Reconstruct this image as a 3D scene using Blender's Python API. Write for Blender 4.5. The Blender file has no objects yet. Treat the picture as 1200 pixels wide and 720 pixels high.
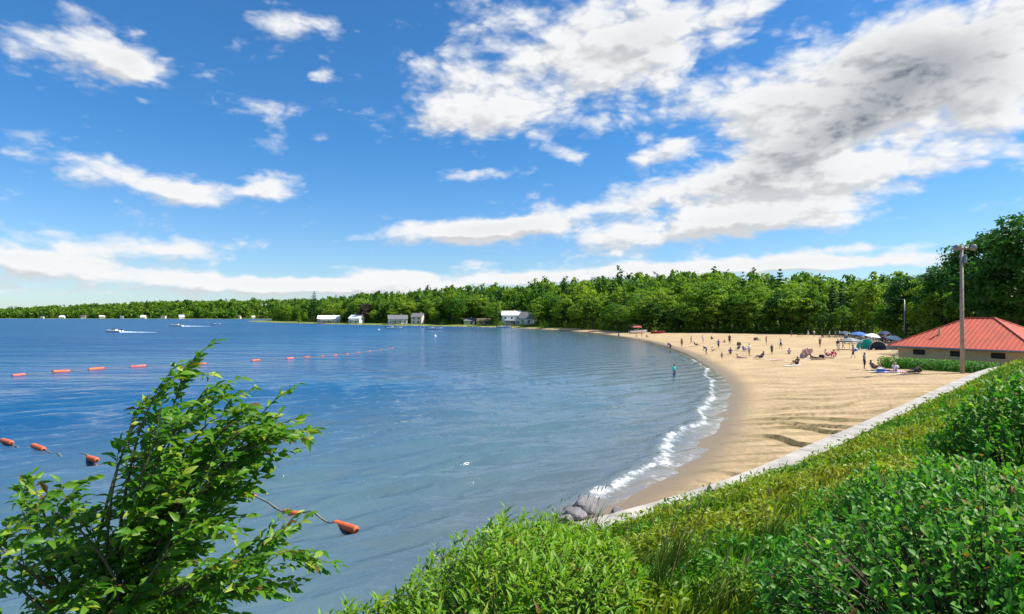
import bpy, bmesh, math, random
import numpy as np
from mathutils import Vector, Matrix, Quaternion

R = math.radians
SC = bpy.context.scene
COL = SC.collection
rng = np.random.default_rng(7)
random.seed(7)

# ------------------------------------------------------------------ camera
FPX, CX, CY, HOR, CAMZ = 715.0, 600.0, 360.0, 371.0, 6.5
cam_d = bpy.data.cameras.new('camera')
cam_d.sensor_width = 36.0
cam_d.lens = 36.0 * FPX / 1200.0
cam_d.clip_start = 0.1
cam_d.clip_end = 20000.0
cam = bpy.data.objects.new('camera', cam_d)
COL.objects.link(cam)
TILT = math.atan((HOR - CY) / FPX)
cam.location = (0, 0, CAMZ)
cam.rotation_euler = (math.pi / 2 + TILT, 0, 0)
SC.camera = cam
SC.render.engine = 'CYCLES'
SC.cycles.use_denoising = True
SC.cycles.max_bounces = 6
SC.cycles.sample_clamp_direct = 4
SC.cycles.sample_clamp_indirect = 6
SC.cycles.transparent_max_bounces = 8

# ------------------------------------------------------------------ exposure
SC.view_settings.view_transform = 'Standard'
SC.view_settings.look = 'None'
SC.view_settings.gamma = 1.0
SC.view_settings.use_curve_mapping = False
SC.view_settings.exposure = 0.9

# ------------------------------------------------------------------ sun
SUN_EL = R(50)
SUN_AZ = math.atan2(0.97, 0.02)          # measured from +Y towards +X
sun_dir = Vector((math.sin(SUN_AZ) * math.cos(SUN_EL), math.cos(SUN_AZ) * math.cos(SUN_EL), math.sin(SUN_EL)))
sl = bpy.data.lights.new('sun', 'SUN')
sl.energy = 4.6
sl.angle = R(0.53)
sl.color = (1.0, 0.95, 0.86)
sun = bpy.data.objects.new('sun', sl)
COL.objects.link(sun)
sun.rotation_euler = (-sun_dir).to_track_quat('-Z', 'Y').to_euler()
sun.location = (40, 0, 60)


# ------------------------------------------------------------------ sky
def px_az_el(px, py):
    dx = px - CX
    return math.atan2(dx, FPX), math.atan2(HOR - py, math.hypot(FPX, dx))


CLOUDS = [  # px, py, half width, half height, tilt, weight
    (98, 62, 85, 36, 0, 1.05), (165, 72, 38, 18, 0, .6), (290, 38, 75, 26, 8, .55), (360, 28, 60, 30, -15, .62),
    (374, 90, 20, 9, 0, .8), (163, 113, 14, 6, 0, .6),
    (150, 202, 78, 17, -4, 1.0), (222, 230, 55, 15, -6, 1.0), (308, 218, 48, 13, 0, 1.05),
    (165, 290, 125, 17, 0, 1.1), (70, 306, 90, 13, 0, .9), (5, 302, 36, 9, 0, .8),
    (200, 326, 190, 10, 0, .85), (70, 344, 150, 9, 0, .7), (340, 332, 70, 7, 0, .7),
    (610, 105, 115, 42, 0, .72), (700, 55, 120, 48, 0, .72), (545, 135, 60, 24, 0, .72), (640, 8, 120, 30, 0, .6),
    (790, 95, 42, 60, 0, .55), (664, 180, 24, 15, -25, .65), (545, 207, 46, 7, 4, .95),
    (510, 270, 100, 15, 3, 1.0), (610, 268, 90, 12, 0, .9), (690, 245, 150, 13, 10, 1.0), (800, 270, 150, 17, 6, 1.1), (910, 255, 100, 15, 0, 1.0),
    (552, 310, 30, 6, 0, .9), (470, 322, 34, 8, 0, .85), (620, 328, 70, 6, 0, .6),
    (1010, 70, 110, 50, 35, 1.1), (1130, 60, 150, 60, 10, 1.5), (1000, 140, 130, 32, 22, 1.35), (880, 20, 60, 40, 0, .6),
    (930, 175, 110, 18, 14, .8), (985, 210, 160, 22, 5, 1.2), (880, 215, 70, 16, 8, .8), (785, 178, 48, 13, 0, .85), (1170, 120, 90, 45, 0, 1.2), (900, 130, 60, 40, 20, .8), (760, 30, 70, 40, 0, .6),
    (1196, 188, 22, 14, 0, .7), (450, 340, 190, 10, 0, 1.1), (640, 324, 150, 8, 0, 1.0), (860, 310, 150, 9, 0, 1.1), (1040, 305, 90, 7, 0, 1.0), (1030, 290, 90, 6, 0, .8), (920, 312, 60, 7, 0, .75), (780, 318, 90, 7, 0, .7), (860, 112, 60, 40, 0, .45),
]


class NT:
    def __init__(s, tree):
        s.t = tree; s.l = tree.links

    def n(s, typ, **kw):
        nd = s.t.nodes.new(typ)
        for k, v in kw.items():
            if k[0] == 'i' and k[1:].isdigit():
                i = nd.inputs[int(k[1:])]
                if isinstance(v, bpy.types.NodeSocket): s.l.new(v, i)
                else: i.default_value = v
            else:
                setattr(nd, k, v)
        return nd

    def m(s, op, a, b=None, c=None, clamp=False):
        nd = s.t.nodes.new('ShaderNodeMath'); nd.operation = op; nd.use_clamp = clamp
        for i, v in enumerate((a, b, c)):
            if v is None: continue
            if isinstance(v, bpy.types.NodeSocket): s.l.new(v, nd.inputs[i])
            else: nd.inputs[i].default_value = v
        return nd.outputs[0]

    def vm(s, op, a, b=None, scale=None):
        nd = s.t.nodes.new('ShaderNodeVectorMath'); nd.operation = op
        for i, v in enumerate((a, b)):
            if v is None: continue
            if isinstance(v, bpy.types.NodeSocket): s.l.new(v, nd.inputs[i])
            else: nd.inputs[i].default_value = v
        if scale is not None: nd.inputs['Scale'].default_value = scale
        return nd.outputs['Value'] if op in ('DOT_PRODUCT', 'LENGTH', 'DISTANCE') else nd.outputs[0]

    def sm(s, v, lo, hi, a=0.0, b=1.0):
        nd = s.t.nodes.new('ShaderNodeMapRange'); nd.interpolation_type = 'SMOOTHSTEP'
        s.l.new(v, nd.inputs[0])
        for i, x in enumerate((lo, hi, a, b)): nd.inputs[1 + i].default_value = x
        return nd.outputs[0]

    def mix(s, f, a, b, blend='MIX'):
        nd = s.t.nodes.new('ShaderNodeMix'); nd.data_type = 'RGBA'; nd.blend_type = blend
        for i, v in ((0, f), (6, a), (7, b)):
            if isinstance(v, bpy.types.NodeSocket): s.l.new(v, nd.inputs[i])
            else: nd.inputs[i].default_value = v if i == 0 else tuple(v)[:3] + (1,)
        return nd.outputs[2]

    def noise(s, vec, scale, detail=2.0, rough=0.5, dist=0.0):
        nd = s.t.nodes.new('ShaderNodeTexNoise')
        if vec is not None: s.l.new(vec, nd.inputs['Vector'])
        nd.inputs['Scale'].default_value = scale; nd.inputs['Detail'].default_value = detail
        nd.inputs['Roughness'].default_value = rough; nd.inputs['Distortion'].default_value = dist
        return nd


def build_world():
    w = bpy.data.worlds.new('World'); SC.world = w; w.use_nodes = True
    t = w.node_tree; t.nodes.clear(); q = NT(t)
    # density group: direction -> cloud density
    g = bpy.data.node_groups.new('cloud_density', 'ShaderNodeTree')
    g.interface.new_socket('Dir', in_out='INPUT', socket_type='NodeSocketVector')
    g.interface.new_socket('Density', in_out='OUTPUT', socket_type='NodeSocketFloat')
    g.interface.new_socket('Mass', in_out='OUTPUT', socket_type='NodeSocketFloat')
    k = NT(g)
    gi = g.nodes.new('NodeGroupInput'); go = g.nodes.new('NodeGroupOutput')
    d = gi.outputs[0]
    st = k.vm('MULTIPLY', d, (1, 1, 2.0))
    warp = k.noise(st, 6.0, 4, 0.6)
    wv = k.vm('SCALE', k.vm('SUBTRACT', warp.outputs['Color'], (.5, .5, .5)), scale=0.13)
    sep = k.n('ShaderNodeSeparateXYZ', i0=d)
    az = k.m('ARCTAN2', sep.outputs[0], sep.outputs[1]); el = k.m('ARCSINE', sep.outputs[2])
    ws = k.n('ShaderNodeSeparateXYZ', i0=wv)
    # warp shrinks towards the horizon where clouds are farther and smaller
    damp = k.sm(el, 0.0, 0.45, 0.25, 1.0)
    az2 = k.m('MULTIPLY_ADD', ws.outputs[0], damp, az); el2 = k.m('MULTIPLY_ADD', k.m('MULTIPLY', ws.outputs[1], 0.6), damp, el)
    ae = k.n('ShaderNodeCombineXYZ', i0=az2, i1=el2).outputs[0]
    acc = None
    for (px, py, rx, ry, tilt, wgt) in CLOUDS:
        a, e = px_az_el(px, py)
        a1, _ = px_az_el(px + rx, py); _, e1 = px_az_el(px, py - ry)
        mp = k.n('ShaderNodeMapping', vector_type='TEXTURE', i0=ae)
        mp.inputs[1].default_value = (a, e, 0); mp.inputs[2].default_value = (0, 0, R(tilt)); mp.inputs[3].default_value = (a1 - a, e1 - e, 1)
        b = k.m('POWER', 0.42, k.vm('DOT_PRODUCT', mp.outputs[0], mp.outputs[0]))
        acc = k.m('MULTIPLY', b, wgt) if acc is None else k.m('MULTIPLY_ADD', b, wgt, acc)
    # the sky goes on outside the picture with clouds of the same kind
    gen = k.noise(k.vm('MULTIPLY', d, (1, 1, 1.8)), 2.2, 2, 0.5).outputs[0]
    gen = k.sm(gen, 0.45, 0.72, 0.0, 1.0)
    out_az = k.sm(k.m('ABSOLUTE', az), 0.72, 0.95); out_el = k.sm(el, 0.50, 0.68)
    acc = k.m('MULTIPLY_ADD', gen, k.m('MAXIMUM', out_az, out_el), acc)
    fb = k.noise(st, 7.0, 8, 0.60, .2).outputs[0]
    puff = k.n('ShaderNodeTexVoronoi', feature='F1'); g.links.new(k.vm('ADD', st, k.vm('SCALE', warp.outputs['Color'], scale=.12)), puff.inputs['Vector'])
    puff.inputs['Scale'].default_value = 17; puff.inputs['Detail'].default_value = 2; puff.inputs['Roughness'].default_value = .6
    fine = k.m('MULTIPLY', k.m('SUBTRACT', fb, 0.5), 2.5)
    fine = k.m('MULTIPLY_ADD', k.m('SUBTRACT', .86, puff.outputs['Distance']), .6, fine)
    acc = k.m('MINIMUM', acc, 3.2)
    g.links.new(k.m('ADD', k.m('SUBTRACT', acc, 0.46), fine), go.inputs[0])
    g.links.new(k.m('MULTIPLY_ADD', fine, .30, acc), go.inputs[1])

    tc = t.nodes.new('ShaderNodeTexCoord')
    nd = q.vm('NORMALIZE', tc.outputs['Generated'])
    g1 = t.nodes.new('ShaderNodeGroup'); g1.node_tree = g; t.links.new(nd, g1.inputs[0])
    g2 = t.nodes.new('ShaderNodeGroup'); g2.node_tree = g
    off = q.vm('NORMALIZE', q.vm('ADD', nd, (0.018, 0.0, 0.018)))
    t.links.new(off, g2.inputs[0])
    d1, d2 = g1.outputs[0], g2.outputs[0]
    alpha = q.sm(d1, -0.28, 0.58)
    sep = q.n('ShaderNodeSeparateXYZ', i0=nd)
    # lit tops and sides; thick places and undersides are grey
    under = q.sm(q.m('SUBTRACT', d2, d1), -0.22, 0.55)          # more cloud between here and the sun
    thick = q.sm(g1.outputs[1], 0.80, 3.3)
    high = q.sm(sep.outputs[2], 0.10, 0.34)
    shade = q.m('MULTIPLY', thick, q.m('MULTIPLY_ADD', high, 0.80, 0.20))
    shade = q.m('ADD', shade, q.m('MULTIPLY', under, q.m('MULTIPLY_ADD', thick, .25, .34)), clamp=True)
    ccol = q.mix(shade, (0.93, 0.94, 0.95), (0.16, 0.195, 0.25))
    sky = t.nodes.new('ShaderNodeTexSky'); sky.sky_type = 'NISHITA'; sky.sun_disc = False
    sky.sun_elevation = SUN_EL; sky.sun_rotation = SUN_AZ
    sky.altitude = 100; sky.air_density = 1.0; sky.dust_density = 0.35; sky.ozone_density = 3.0
    tint = q.mix(1.0, sky.outputs[0], (.38, .86, 1.22), 'MULTIPLY')
    tint = q.mix(q.sm(sep.outputs[2], .30, -.02, 0.0, .85), tint, q.mix(1.0, sky.outputs[0], (.92, 1.02, 1.18), 'MULTIPLY'))
    b1 = t.nodes.new('ShaderNodeBackground'); t.links.new(tint, b1.inputs[0]); b1.inputs[1].default_value = 0.070
    b2 = t.nodes.new('ShaderNodeBackground'); t.links.new(ccol, b2.inputs[0]); b2.inputs[1].default_value = 0.54
    mx = t.nodes.new('ShaderNodeMixShader'); t.links.new(alpha, mx.inputs[0])
    t.links.new(b1.outputs[0], mx.inputs[1]); t.links.new(b2.outputs[0], mx.inputs[2])
    o = t.nodes.new('ShaderNodeOutputWorld'); t.links.new(mx.outputs[0], o.inputs[0])
    w.cycles.sampling_method = 'MANUAL'; w.cycles.sample_map_resolution = 512


build_world()


# ================================================================== helpers
def tag(o, label=None, cat=None, group=None, kind=None):
    if label: o['label'] = label
    if cat: o['category'] = cat
    if group: o['group'] = group
    if kind: o['kind'] = kind
    return o


def empty(name, loc=(0, 0, 0), rz=0.0):
    o = bpy.data.objects.new(name, None); COL.objects.link(o)
    o.location = loc; o.rotation_euler = (0, 0, rz); o.empty_display_size = 0.3
    return o


def thing(name, label, cat, loc=(0, 0, 0), rz=0.0, group=None):
    return tag(empty(name, loc, rz), label, cat, group)


def link(name, me, mat=None, parent=None, loc=None):
    o = bpy.data.objects.new(name, me); COL.objects.link(o)
    if mat is not None and not me.materials: me.materials.append(mat)
    if parent is not None: o.parent = parent
    if loc is not None: o.location = loc
    return o


def link_m(name, me, mat, parent):
    """a copy that shares mesh data but carries its own material"""
    o = bpy.data.objects.new(name, me); COL.objects.link(o)
    if not me.materials: me.materials.append(mat)
    o.material_slots[0].link = 'OBJECT'; o.material_slots[0].material = mat
    o.parent = parent
    return o


def mesh_np(name, verts, faces, smooth=False, attrs=None):
    """faces: (n,3) or (n,4) int array"""
    verts = np.asarray(verts, np.float32); faces = np.asarray(faces, np.int32)
    k = faces.shape[1]
    me = bpy.data.meshes.new(name)
    me.vertices.add(len(verts)); me.vertices.foreach_set('co', verts.ravel())
    me.loops.add(faces.size); me.loops.foreach_set('vertex_index', faces.ravel())
    me.polygons.add(len(faces)); me.polygons.foreach_set('loop_start', np.arange(0, faces.size, k, dtype=np.int32))
    if smooth: me.polygons.foreach_set('use_smooth', np.ones(len(faces), bool))
    for an, av in (attrs or {}).items():
        a = me.attributes.new(an, 'FLOAT', 'POINT'); a.data.foreach_set('value', np.asarray(av, np.float32))
    me.update(calc_edges=True)
    return me


class MB:
    """collects shapes, builds ONE mesh"""
    def __init__(s): s.v = []; s.f = []

    def add(s, vs, fs):
        b = len(s.v); s.v += [tuple(v) for v in vs]; s.f += [tuple(b + i for i in f) for f in fs]; return s

    def box(s, c, d, M=None):
        x, y, z = c; a, b, h = d[0] / 2, d[1] / 2, d[2] / 2
        vs = [Vector((x + i * a, y + j * b, z + k * h)) for k in (-1, 1) for j in (-1, 1) for i in (-1, 1)]
        if M is not None: vs = [M @ v for v in vs]
        return s.add(vs, [(0, 2, 3, 1), (4, 5, 7, 6), (0, 1, 5, 4), (2, 6, 7, 3), (0, 4, 6, 2), (1, 3, 7, 5)])

    def tube(s, pts, rad, seg=8, caps=True):
        pts = [Vector(p) for p in pts]
        if not hasattr(rad, '__len__'): rad = [rad] * len(pts)
        vs = []; fs = []; up = None
        for i, p in enumerate(pts):
            t = (pts[min(i + 1, len(pts) - 1)] - pts[max(i - 1, 0)]).normalized()
            if up is None: up = Vector((0, 0, 1)) if abs(t.z) < .9 else Vector((1, 0, 0))
            a = t.cross(up)
            a = a.normalized() if a.length > 1e-5 else t.orthogonal().normalized()
            b = a.cross(t).normalized(); up = b
            for j in range(seg):
                an = 2 * math.pi * j / seg
                vs.append(p + (a * math.cos(an) + b * math.sin(an)) * rad[i])
        n = len(pts)
        for i in range(n - 1):
            for j in range(seg):
                fs.append((i * seg + j, i * seg + (j + 1) % seg, (i + 1) * seg + (j + 1) % seg, (i + 1) * seg + j))
        if caps:
            fs.append(tuple(reversed(range(seg)))); fs.append(tuple((n - 1) * seg + j for j in range(seg)))
        return s.add(vs, fs)

    def lathe(s, prof, seg=16, M=None):
        """prof: (r, z) list"""
        vs = []; fs = []
        for r, z in prof:
            for j in range(seg):
                an = 2 * math.pi * j / seg; vs.append(Vector((r * math.cos(an), r * math.sin(an), z)))
        if M is not None: vs = [M @ v for v in vs]
        for i in range(len(prof) - 1):
            for j in range(seg):
                fs.append((i * seg + j, i * seg + (j + 1) % seg, (i + 1) * seg + (j + 1) % seg, (i + 1) * seg + j))
        fs.append(tuple(reversed(range(seg)))); fs.append(tuple((len(prof) - 1) * seg + j for j in range(seg)))
        return s.add(vs, fs)

    def capsule(s, a, b, ra, rb, seg=10):
        a = Vector(a); b = Vector(b); t = (b - a); L = t.length
        t = t / L if L > 1e-6 else Vector((0, 0, 1))
        x = t.orthogonal().normalized(); y = t.cross(x)
        rings = []
        for th in (-80, -50, -20): rings.append((a + t * (ra * math.sin(R(th))), ra * math.cos(R(th))))
        for th in (20, 50, 80): rings.append((b + t * (rb * math.sin(R(th))), rb * math.cos(R(th))))
        vs = []; fs = []
        for p, r in rings:
            for j in range(seg):
                an = 2 * math.pi * j / seg; vs.append(p + (x * math.cos(an) + y * math.sin(an)) * r)
        for i in range(len(rings) - 1):
            for j in range(seg):
                fs.append((i * seg + j, i * seg + (j + 1) % seg, (i + 1) * seg + (j + 1) % seg, (i + 1) * seg + j))
        fs.append(tuple(reversed(range(seg)))); fs.append(tuple((len(rings) - 1) * seg + j for j in range(seg)))
        return s.add(vs, fs)

    def mesh(s, name, smooth=False):
        me = bpy.data.meshes.new(name); me.from_pydata([tuple(v) for v in s.v], [], s.f)
        if smooth: me.polygons.foreach_set('use_smooth', [True] * len(me.polygons))
        me.update(); return me

    def build(s, name, mat, parent=None, smooth=False):
        return link(name, s.mesh(name, smooth), mat, parent)


# ------------------------------------------------------------------ numpy noise
_perm = np.random.default_rng(3).random((257, 257))
_perm[256] = _perm[0]; _perm[:, 256] = _perm[:, 0]          # the lattice repeats without a seam


def vnoise(x, y):
    xi = np.floor(x).astype(int); yi = np.floor(y).astype(int); fx = x - xi; fy = y - yi
    fx = fx * fx * (3 - 2 * fx); fy = fy * fy * (3 - 2 * fy)
    a = xi & 255; b = yi & 255
    return ((_perm[a, b] * (1 - fx) + _perm[a + 1, b] * fx) * (1 - fy) + (_perm[a, b + 1] * (1 - fx) + _perm[a + 1, b + 1] * fx) * fy)


def fbm(x, y, o=4):
    r = 0; a = .5
    for i in range(o): r = r + a * vnoise(x * 2 ** i + 17 * i, y * 2 ** i + 31 * i); a *= .5
    return r / (1 - .5 ** o)


def sstep(x, a, b):
    t = np.clip((x - a) / (b - a), 0, 1); return t * t * (3 - 2 * t)


def pdist(x, y, poly, closed=True):
    P = np.array(poly, float); n = len(P); best = np.full(x.shape, 1e18)
    for i in range(n if closed else n - 1):
        a = P[i]; b = P[(i + 1) % n]; d = b - a; L = d @ d
        t = np.clip(((x - a[0]) * d[0] + (y - a[1]) * d[1]) / L, 0, 1)
        best = np.minimum(best, (x - a[0] - t * d[0]) ** 2 + (y - a[1] - t * d[1]) ** 2)
    return np.sqrt(best)


def inpoly(x, y, poly):
    P = np.array(poly, float); n = len(P); r = np.zeros(x.shape, bool)
    for i in range(n):
        x1, y1 = P[i]; x2, y2 = P[(i + 1) % n]
        if y1 == y2: continue
        c = ((y1 > y) != (y2 > y)) & (x < (x2 - x1) * (y - y1) / (y2 - y1) + x1); r ^= c
    return r


def smooth_poly(pts, it=2):
    for _ in range(it):
        q = [pts[0]]
        for a, b in zip(pts[:-1], pts[1:]):
            q.append((a[0] * .75 + b[0] * .25, a[1] * .75 + b[1] * .25)); q.append((a[0] * .25 + b[0] * .75, a[1] * .25 + b[1] * .75))
        q.append(pts[-1]); pts = q
    return pts


# ------------------------------------------------------------------ pixel -> place
def ray(px, py):
    v = Vector(((px - CX) / FPX, 1.0, -(py - CY) / FPX))
    c, s_ = math.cos(TILT), math.sin(TILT)
    return Vector((v.x, v.y * c - v.z * s_, v.y * s_ + v.z * c))


def at_depth(px, py, D):
    d = ray(px, py); t = D / d.y; return Vector((0, 0, CAMZ)) + d * t


def on_plane(px, py, z=0.0):
    d = ray(px, py); t = (z - CAMZ) / d.z; return Vector((0, 0, CAMZ)) + d * t


# ------------------------------------------------------------------ plan of the place (metres, x right, y away from the viewer)
def P0(px, py): v = on_plane(px, py); return (v.x, v.y)


BEACH_SHORE = smooth_poly([(1.4, 17.2), (2.8, 19.8), (4.5, 22.1), (8.6, 28.4), (12.6, 37), (16.2, 46), (19.5, 54), (22.3, 64), (25.5, 78), (30, 102), (34, 135), (36, 170), (34.5, 205),
                           (31, 245), (24, 280), (14, 312), (0, 344), (-32, 387), (-71, 424), (-110, 466), (-159, 518), (-234, 620), (-300, 712), (-366, 840)], 2)
BANK_FOOT = [(-700, -60), (-60, -24), (-16, -7), (-6.2, 1.5), (-4.3, 5.5), (-3.2, 9), (-1.6, 13.5)]
LAKE = BANK_FOOT + BEACH_SHORE + [(-330, 1150), (-480, 1400), (-640, 1480), (-1045, 1660), (-1560, 1850), (-3200, 2400), (-9000, 4000), (-9000, -800)]
TREELINE = [(200, -60), (130, 20), (104, 52), (84, 76), (76, 96), (80, 123), (91, 158), (76, 182), (57, 202), (42, 226), (39, 256), (25, 318), (4, 356), (-27, 403), (-64, 446), (-103, 488), (-150, 540), (-222, 645), (-285, 738), (-335, 850)]
FOREST = TREELINE + [(-240, 1000), (0, 1150), (420, 950), (650, 500), (420, 0)]
FARWOOD = [(-460, 1430), (-632, 1496), (-1040, 1680), (-1555, 1872), (-3195, 2425), (-3300, 2900), (-300, 2600)]
WALL = smooth_poly([(1.9, 14.3), (3.6, 15.5), (7.2, 18.4), (11.2, 22.4), (16.4, 27.4), (25.0, 35.6), (38.8, 49), (43, 52), (60, 51.5)], 1) + [(95, 51.5)]
SLOPE_LINE = [(-8.1, 4.3)] + WALL          # the bank rises from this line


def wall_top(x): return 1.5 + .8 * sstep(np.asarray(x, float), 6, 40)
BANK = WALL + [(95, -70), (-700, -70)] + BANK_FOOT


def lake_sd(x, y):
    d = pdist(x, y, LAKE); return np.where(inpoly(x, y, LAKE), -d, d)


def height(x, y, full=False):
    x = np.atleast_1d(np.asarray(x, float)); y = np.atleast_1d(np.asarray(y, float))
    sd = lake_sd(x, y)
    z = np.where(sd > 0, 1.45 * (1 - np.exp(-np.maximum(sd, 0) / 16.0)), np.maximum(sd * 0.075, -3.0))
    # trampled, washed-out sand: long gullies that run down to the water near the wall
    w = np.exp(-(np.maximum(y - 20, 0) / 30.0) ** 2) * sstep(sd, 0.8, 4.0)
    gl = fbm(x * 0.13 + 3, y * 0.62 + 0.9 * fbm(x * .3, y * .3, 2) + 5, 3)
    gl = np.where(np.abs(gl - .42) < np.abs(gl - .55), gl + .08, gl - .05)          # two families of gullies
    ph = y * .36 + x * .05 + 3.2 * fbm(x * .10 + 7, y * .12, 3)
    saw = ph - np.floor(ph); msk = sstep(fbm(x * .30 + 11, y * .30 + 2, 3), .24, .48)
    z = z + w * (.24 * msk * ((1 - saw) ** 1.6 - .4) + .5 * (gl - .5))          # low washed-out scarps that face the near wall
    z = z + 0.07 * (fbm(x * 0.9, y * 0.9, 3) - .5) * sstep(sd, 0.3, 3) * sstep(-np.hypot(x, y), -160, -100)
    inF = inpoly(x, y, FOREST); dF = pdist(x, y, FOREST)
    rise = 11.0 + 2.0 * np.sin(x * 0.011 + 1.0) + 2.0 * np.sin(y * .009)
    far = sstep(y, 270, 360)
    z = z + np.where(inF, rise * ((1 - far) * sstep(dF, 0, 200) + far * 1.0 * sstep(dF, 4, 85)), 0)
    inW = inpoly(x, y, FARWOOD); dW2 = pdist(x, y, FARWOOD)
    z = z + np.where(inW, (9 + 20 * sstep(x, -1900, -900)) * sstep(dW2, 10, 130), 0)
    inB = inpoly(x, y, BANK)
    dw = pdist(x, y, WALL, False)
    ds = pdist(x, y, SLOPE_LINE, False)
    zb = wall_top(x) - .08 + 3.4 * (1 - np.exp(-ds * 0.145 * (1 + ds * 0.05)))
    zb = np.minimum(zb, -0.15 + 1.45 * np.maximum(sd, 0) + 0.15 * fbm(x, y, 2))
    zb = zb + 0.18 * (fbm(x * .8, y * .8, 3) - .5)
    z = np.where(inB, zb, z)
    if full == 2: return z, sd, inF | inW, inB, w * np.maximum(msk * np.exp(-(np.minimum(saw, 1 - saw) / .09) ** 2), .6 * np.exp(-((gl - .5) / .03) ** 2))  # last value masks weed and painted shade in the grooves
    if full: return z, sd, inF | inW, inB
    return z


def H(x, y): return float(height(x, y)[0])


def hit(px, py, tmax=900.0):
    """where the line of sight through a pixel meets the ground"""
    d = ray(px, py); t = np.geomspace(6, tmax, 3000)
    x = d.x * t; y = d.y * t; z = CAMZ + d.z * t
    b = z <= np.maximum(height(x, y), 0.0)
    i = int(np.argmax(b)) if b.any() else len(t) - 1
    return Vector((x[i], y[i], max(float(height(x[i], y[i])[0]), 0.0)))


# ================================================================== materials
def new_mat(name):
    m = bpy.data.materials.new(name); m.use_nodes = True
    t = m.node_tree; p = t.nodes['Principled BSDF']
    return m, NT(t), p, t


def plain(name, c, rough=.6, c2=None, scale=6.0, bump=0.0, metal=0.0):
    m, q, p, t = new_mat(name)
    tc = t.nodes.new('ShaderNodeTexCoord')
    nz = q.noise(tc.outputs['Object'], scale, 5, .6)
    f = q.sm(nz.outputs[0], .3, .7)
    t.links.new(q.mix(f, c, c2 or tuple(x * .78 for x in c)), p.inputs['Base Color'])
    p.inputs['Roughness'].default_value = rough; p.inputs['Metallic'].default_value = metal
    if bump:
        b = t.nodes.new('ShaderNodeBump'); b.inputs['Strength'].default_value = bump; b.inputs['Distance'].default_value = .02
        t.links.new(nz.outputs[0], b.inputs['Height']); t.links.new(b.outputs[0], p.inputs['Normal'])
    return m


def leaf_mat(name, c1, c2, c3=None, trans=.35, gloss=.35, by='leaf', rough=.45):
    """by: 'leaf' varies leaf by leaf; 'tree' varies by object; 'tint' by a per-tree attribute"""
    m, q, p, t = new_mat(name)
    geo = t.nodes.new('ShaderNodeNewGeometry'); oi = t.nodes.new('ShaderNodeObjectInfo')
    isl = geo.outputs['Random Per Island']
    if by == 'leaf':
        r = q.m('FRACT', q.m('ADD', isl, oi.outputs['Random']))
        col = q.mix(r, c1, c2)
        if c3: col = q.mix(q.sm(r, .86, 1.0), col, c3)
        col = q.mix(q.sm(q.m('FRACT', q.m('MULTIPLY', r, 37.0)), .965, .975), col, (.20, .12, .03))      # a few browned leaves
    else:
        if by == 'tree': r = oi.outputs['Random']
        else:
            a = t.nodes.new('ShaderNodeAttribute'); a.attribute_name = 'tint'; r = a.outputs['Fac']
        col = q.mix(r, c1, c2)
        if c3: col = q.mix(q.sm(r, .82, .95), col, c3)
        v = q.m('MULTIPLY_ADD', isl, .7, .65)
        col = q.mix(1.0, col, q.n('ShaderNodeCombineXYZ', i0=v, i1=v, i2=v).outputs[0], 'MULTIPLY')
    t.links.new(col, p.inputs['Base Color'])
    p.inputs['Roughness'].default_value = rough; p.inputs['Specular IOR Level'].default_value = gloss
    tr = t.nodes.new('ShaderNodeBsdfTranslucent')
    t.links.new(q.mix(1.0, col, (1.25, 1.3, .55), 'MULTIPLY'), tr.inputs[0])
    mx = t.nodes.new('ShaderNodeMixShader'); mx.inputs[0].default_value = trans
    t.links.new(p.outputs[0], mx.inputs[1]); t.links.new(tr.outputs[0], mx.inputs[2])
    t.links.new(mx.outputs[0], t.nodes['Material Output'].inputs[0])
    return m


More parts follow.
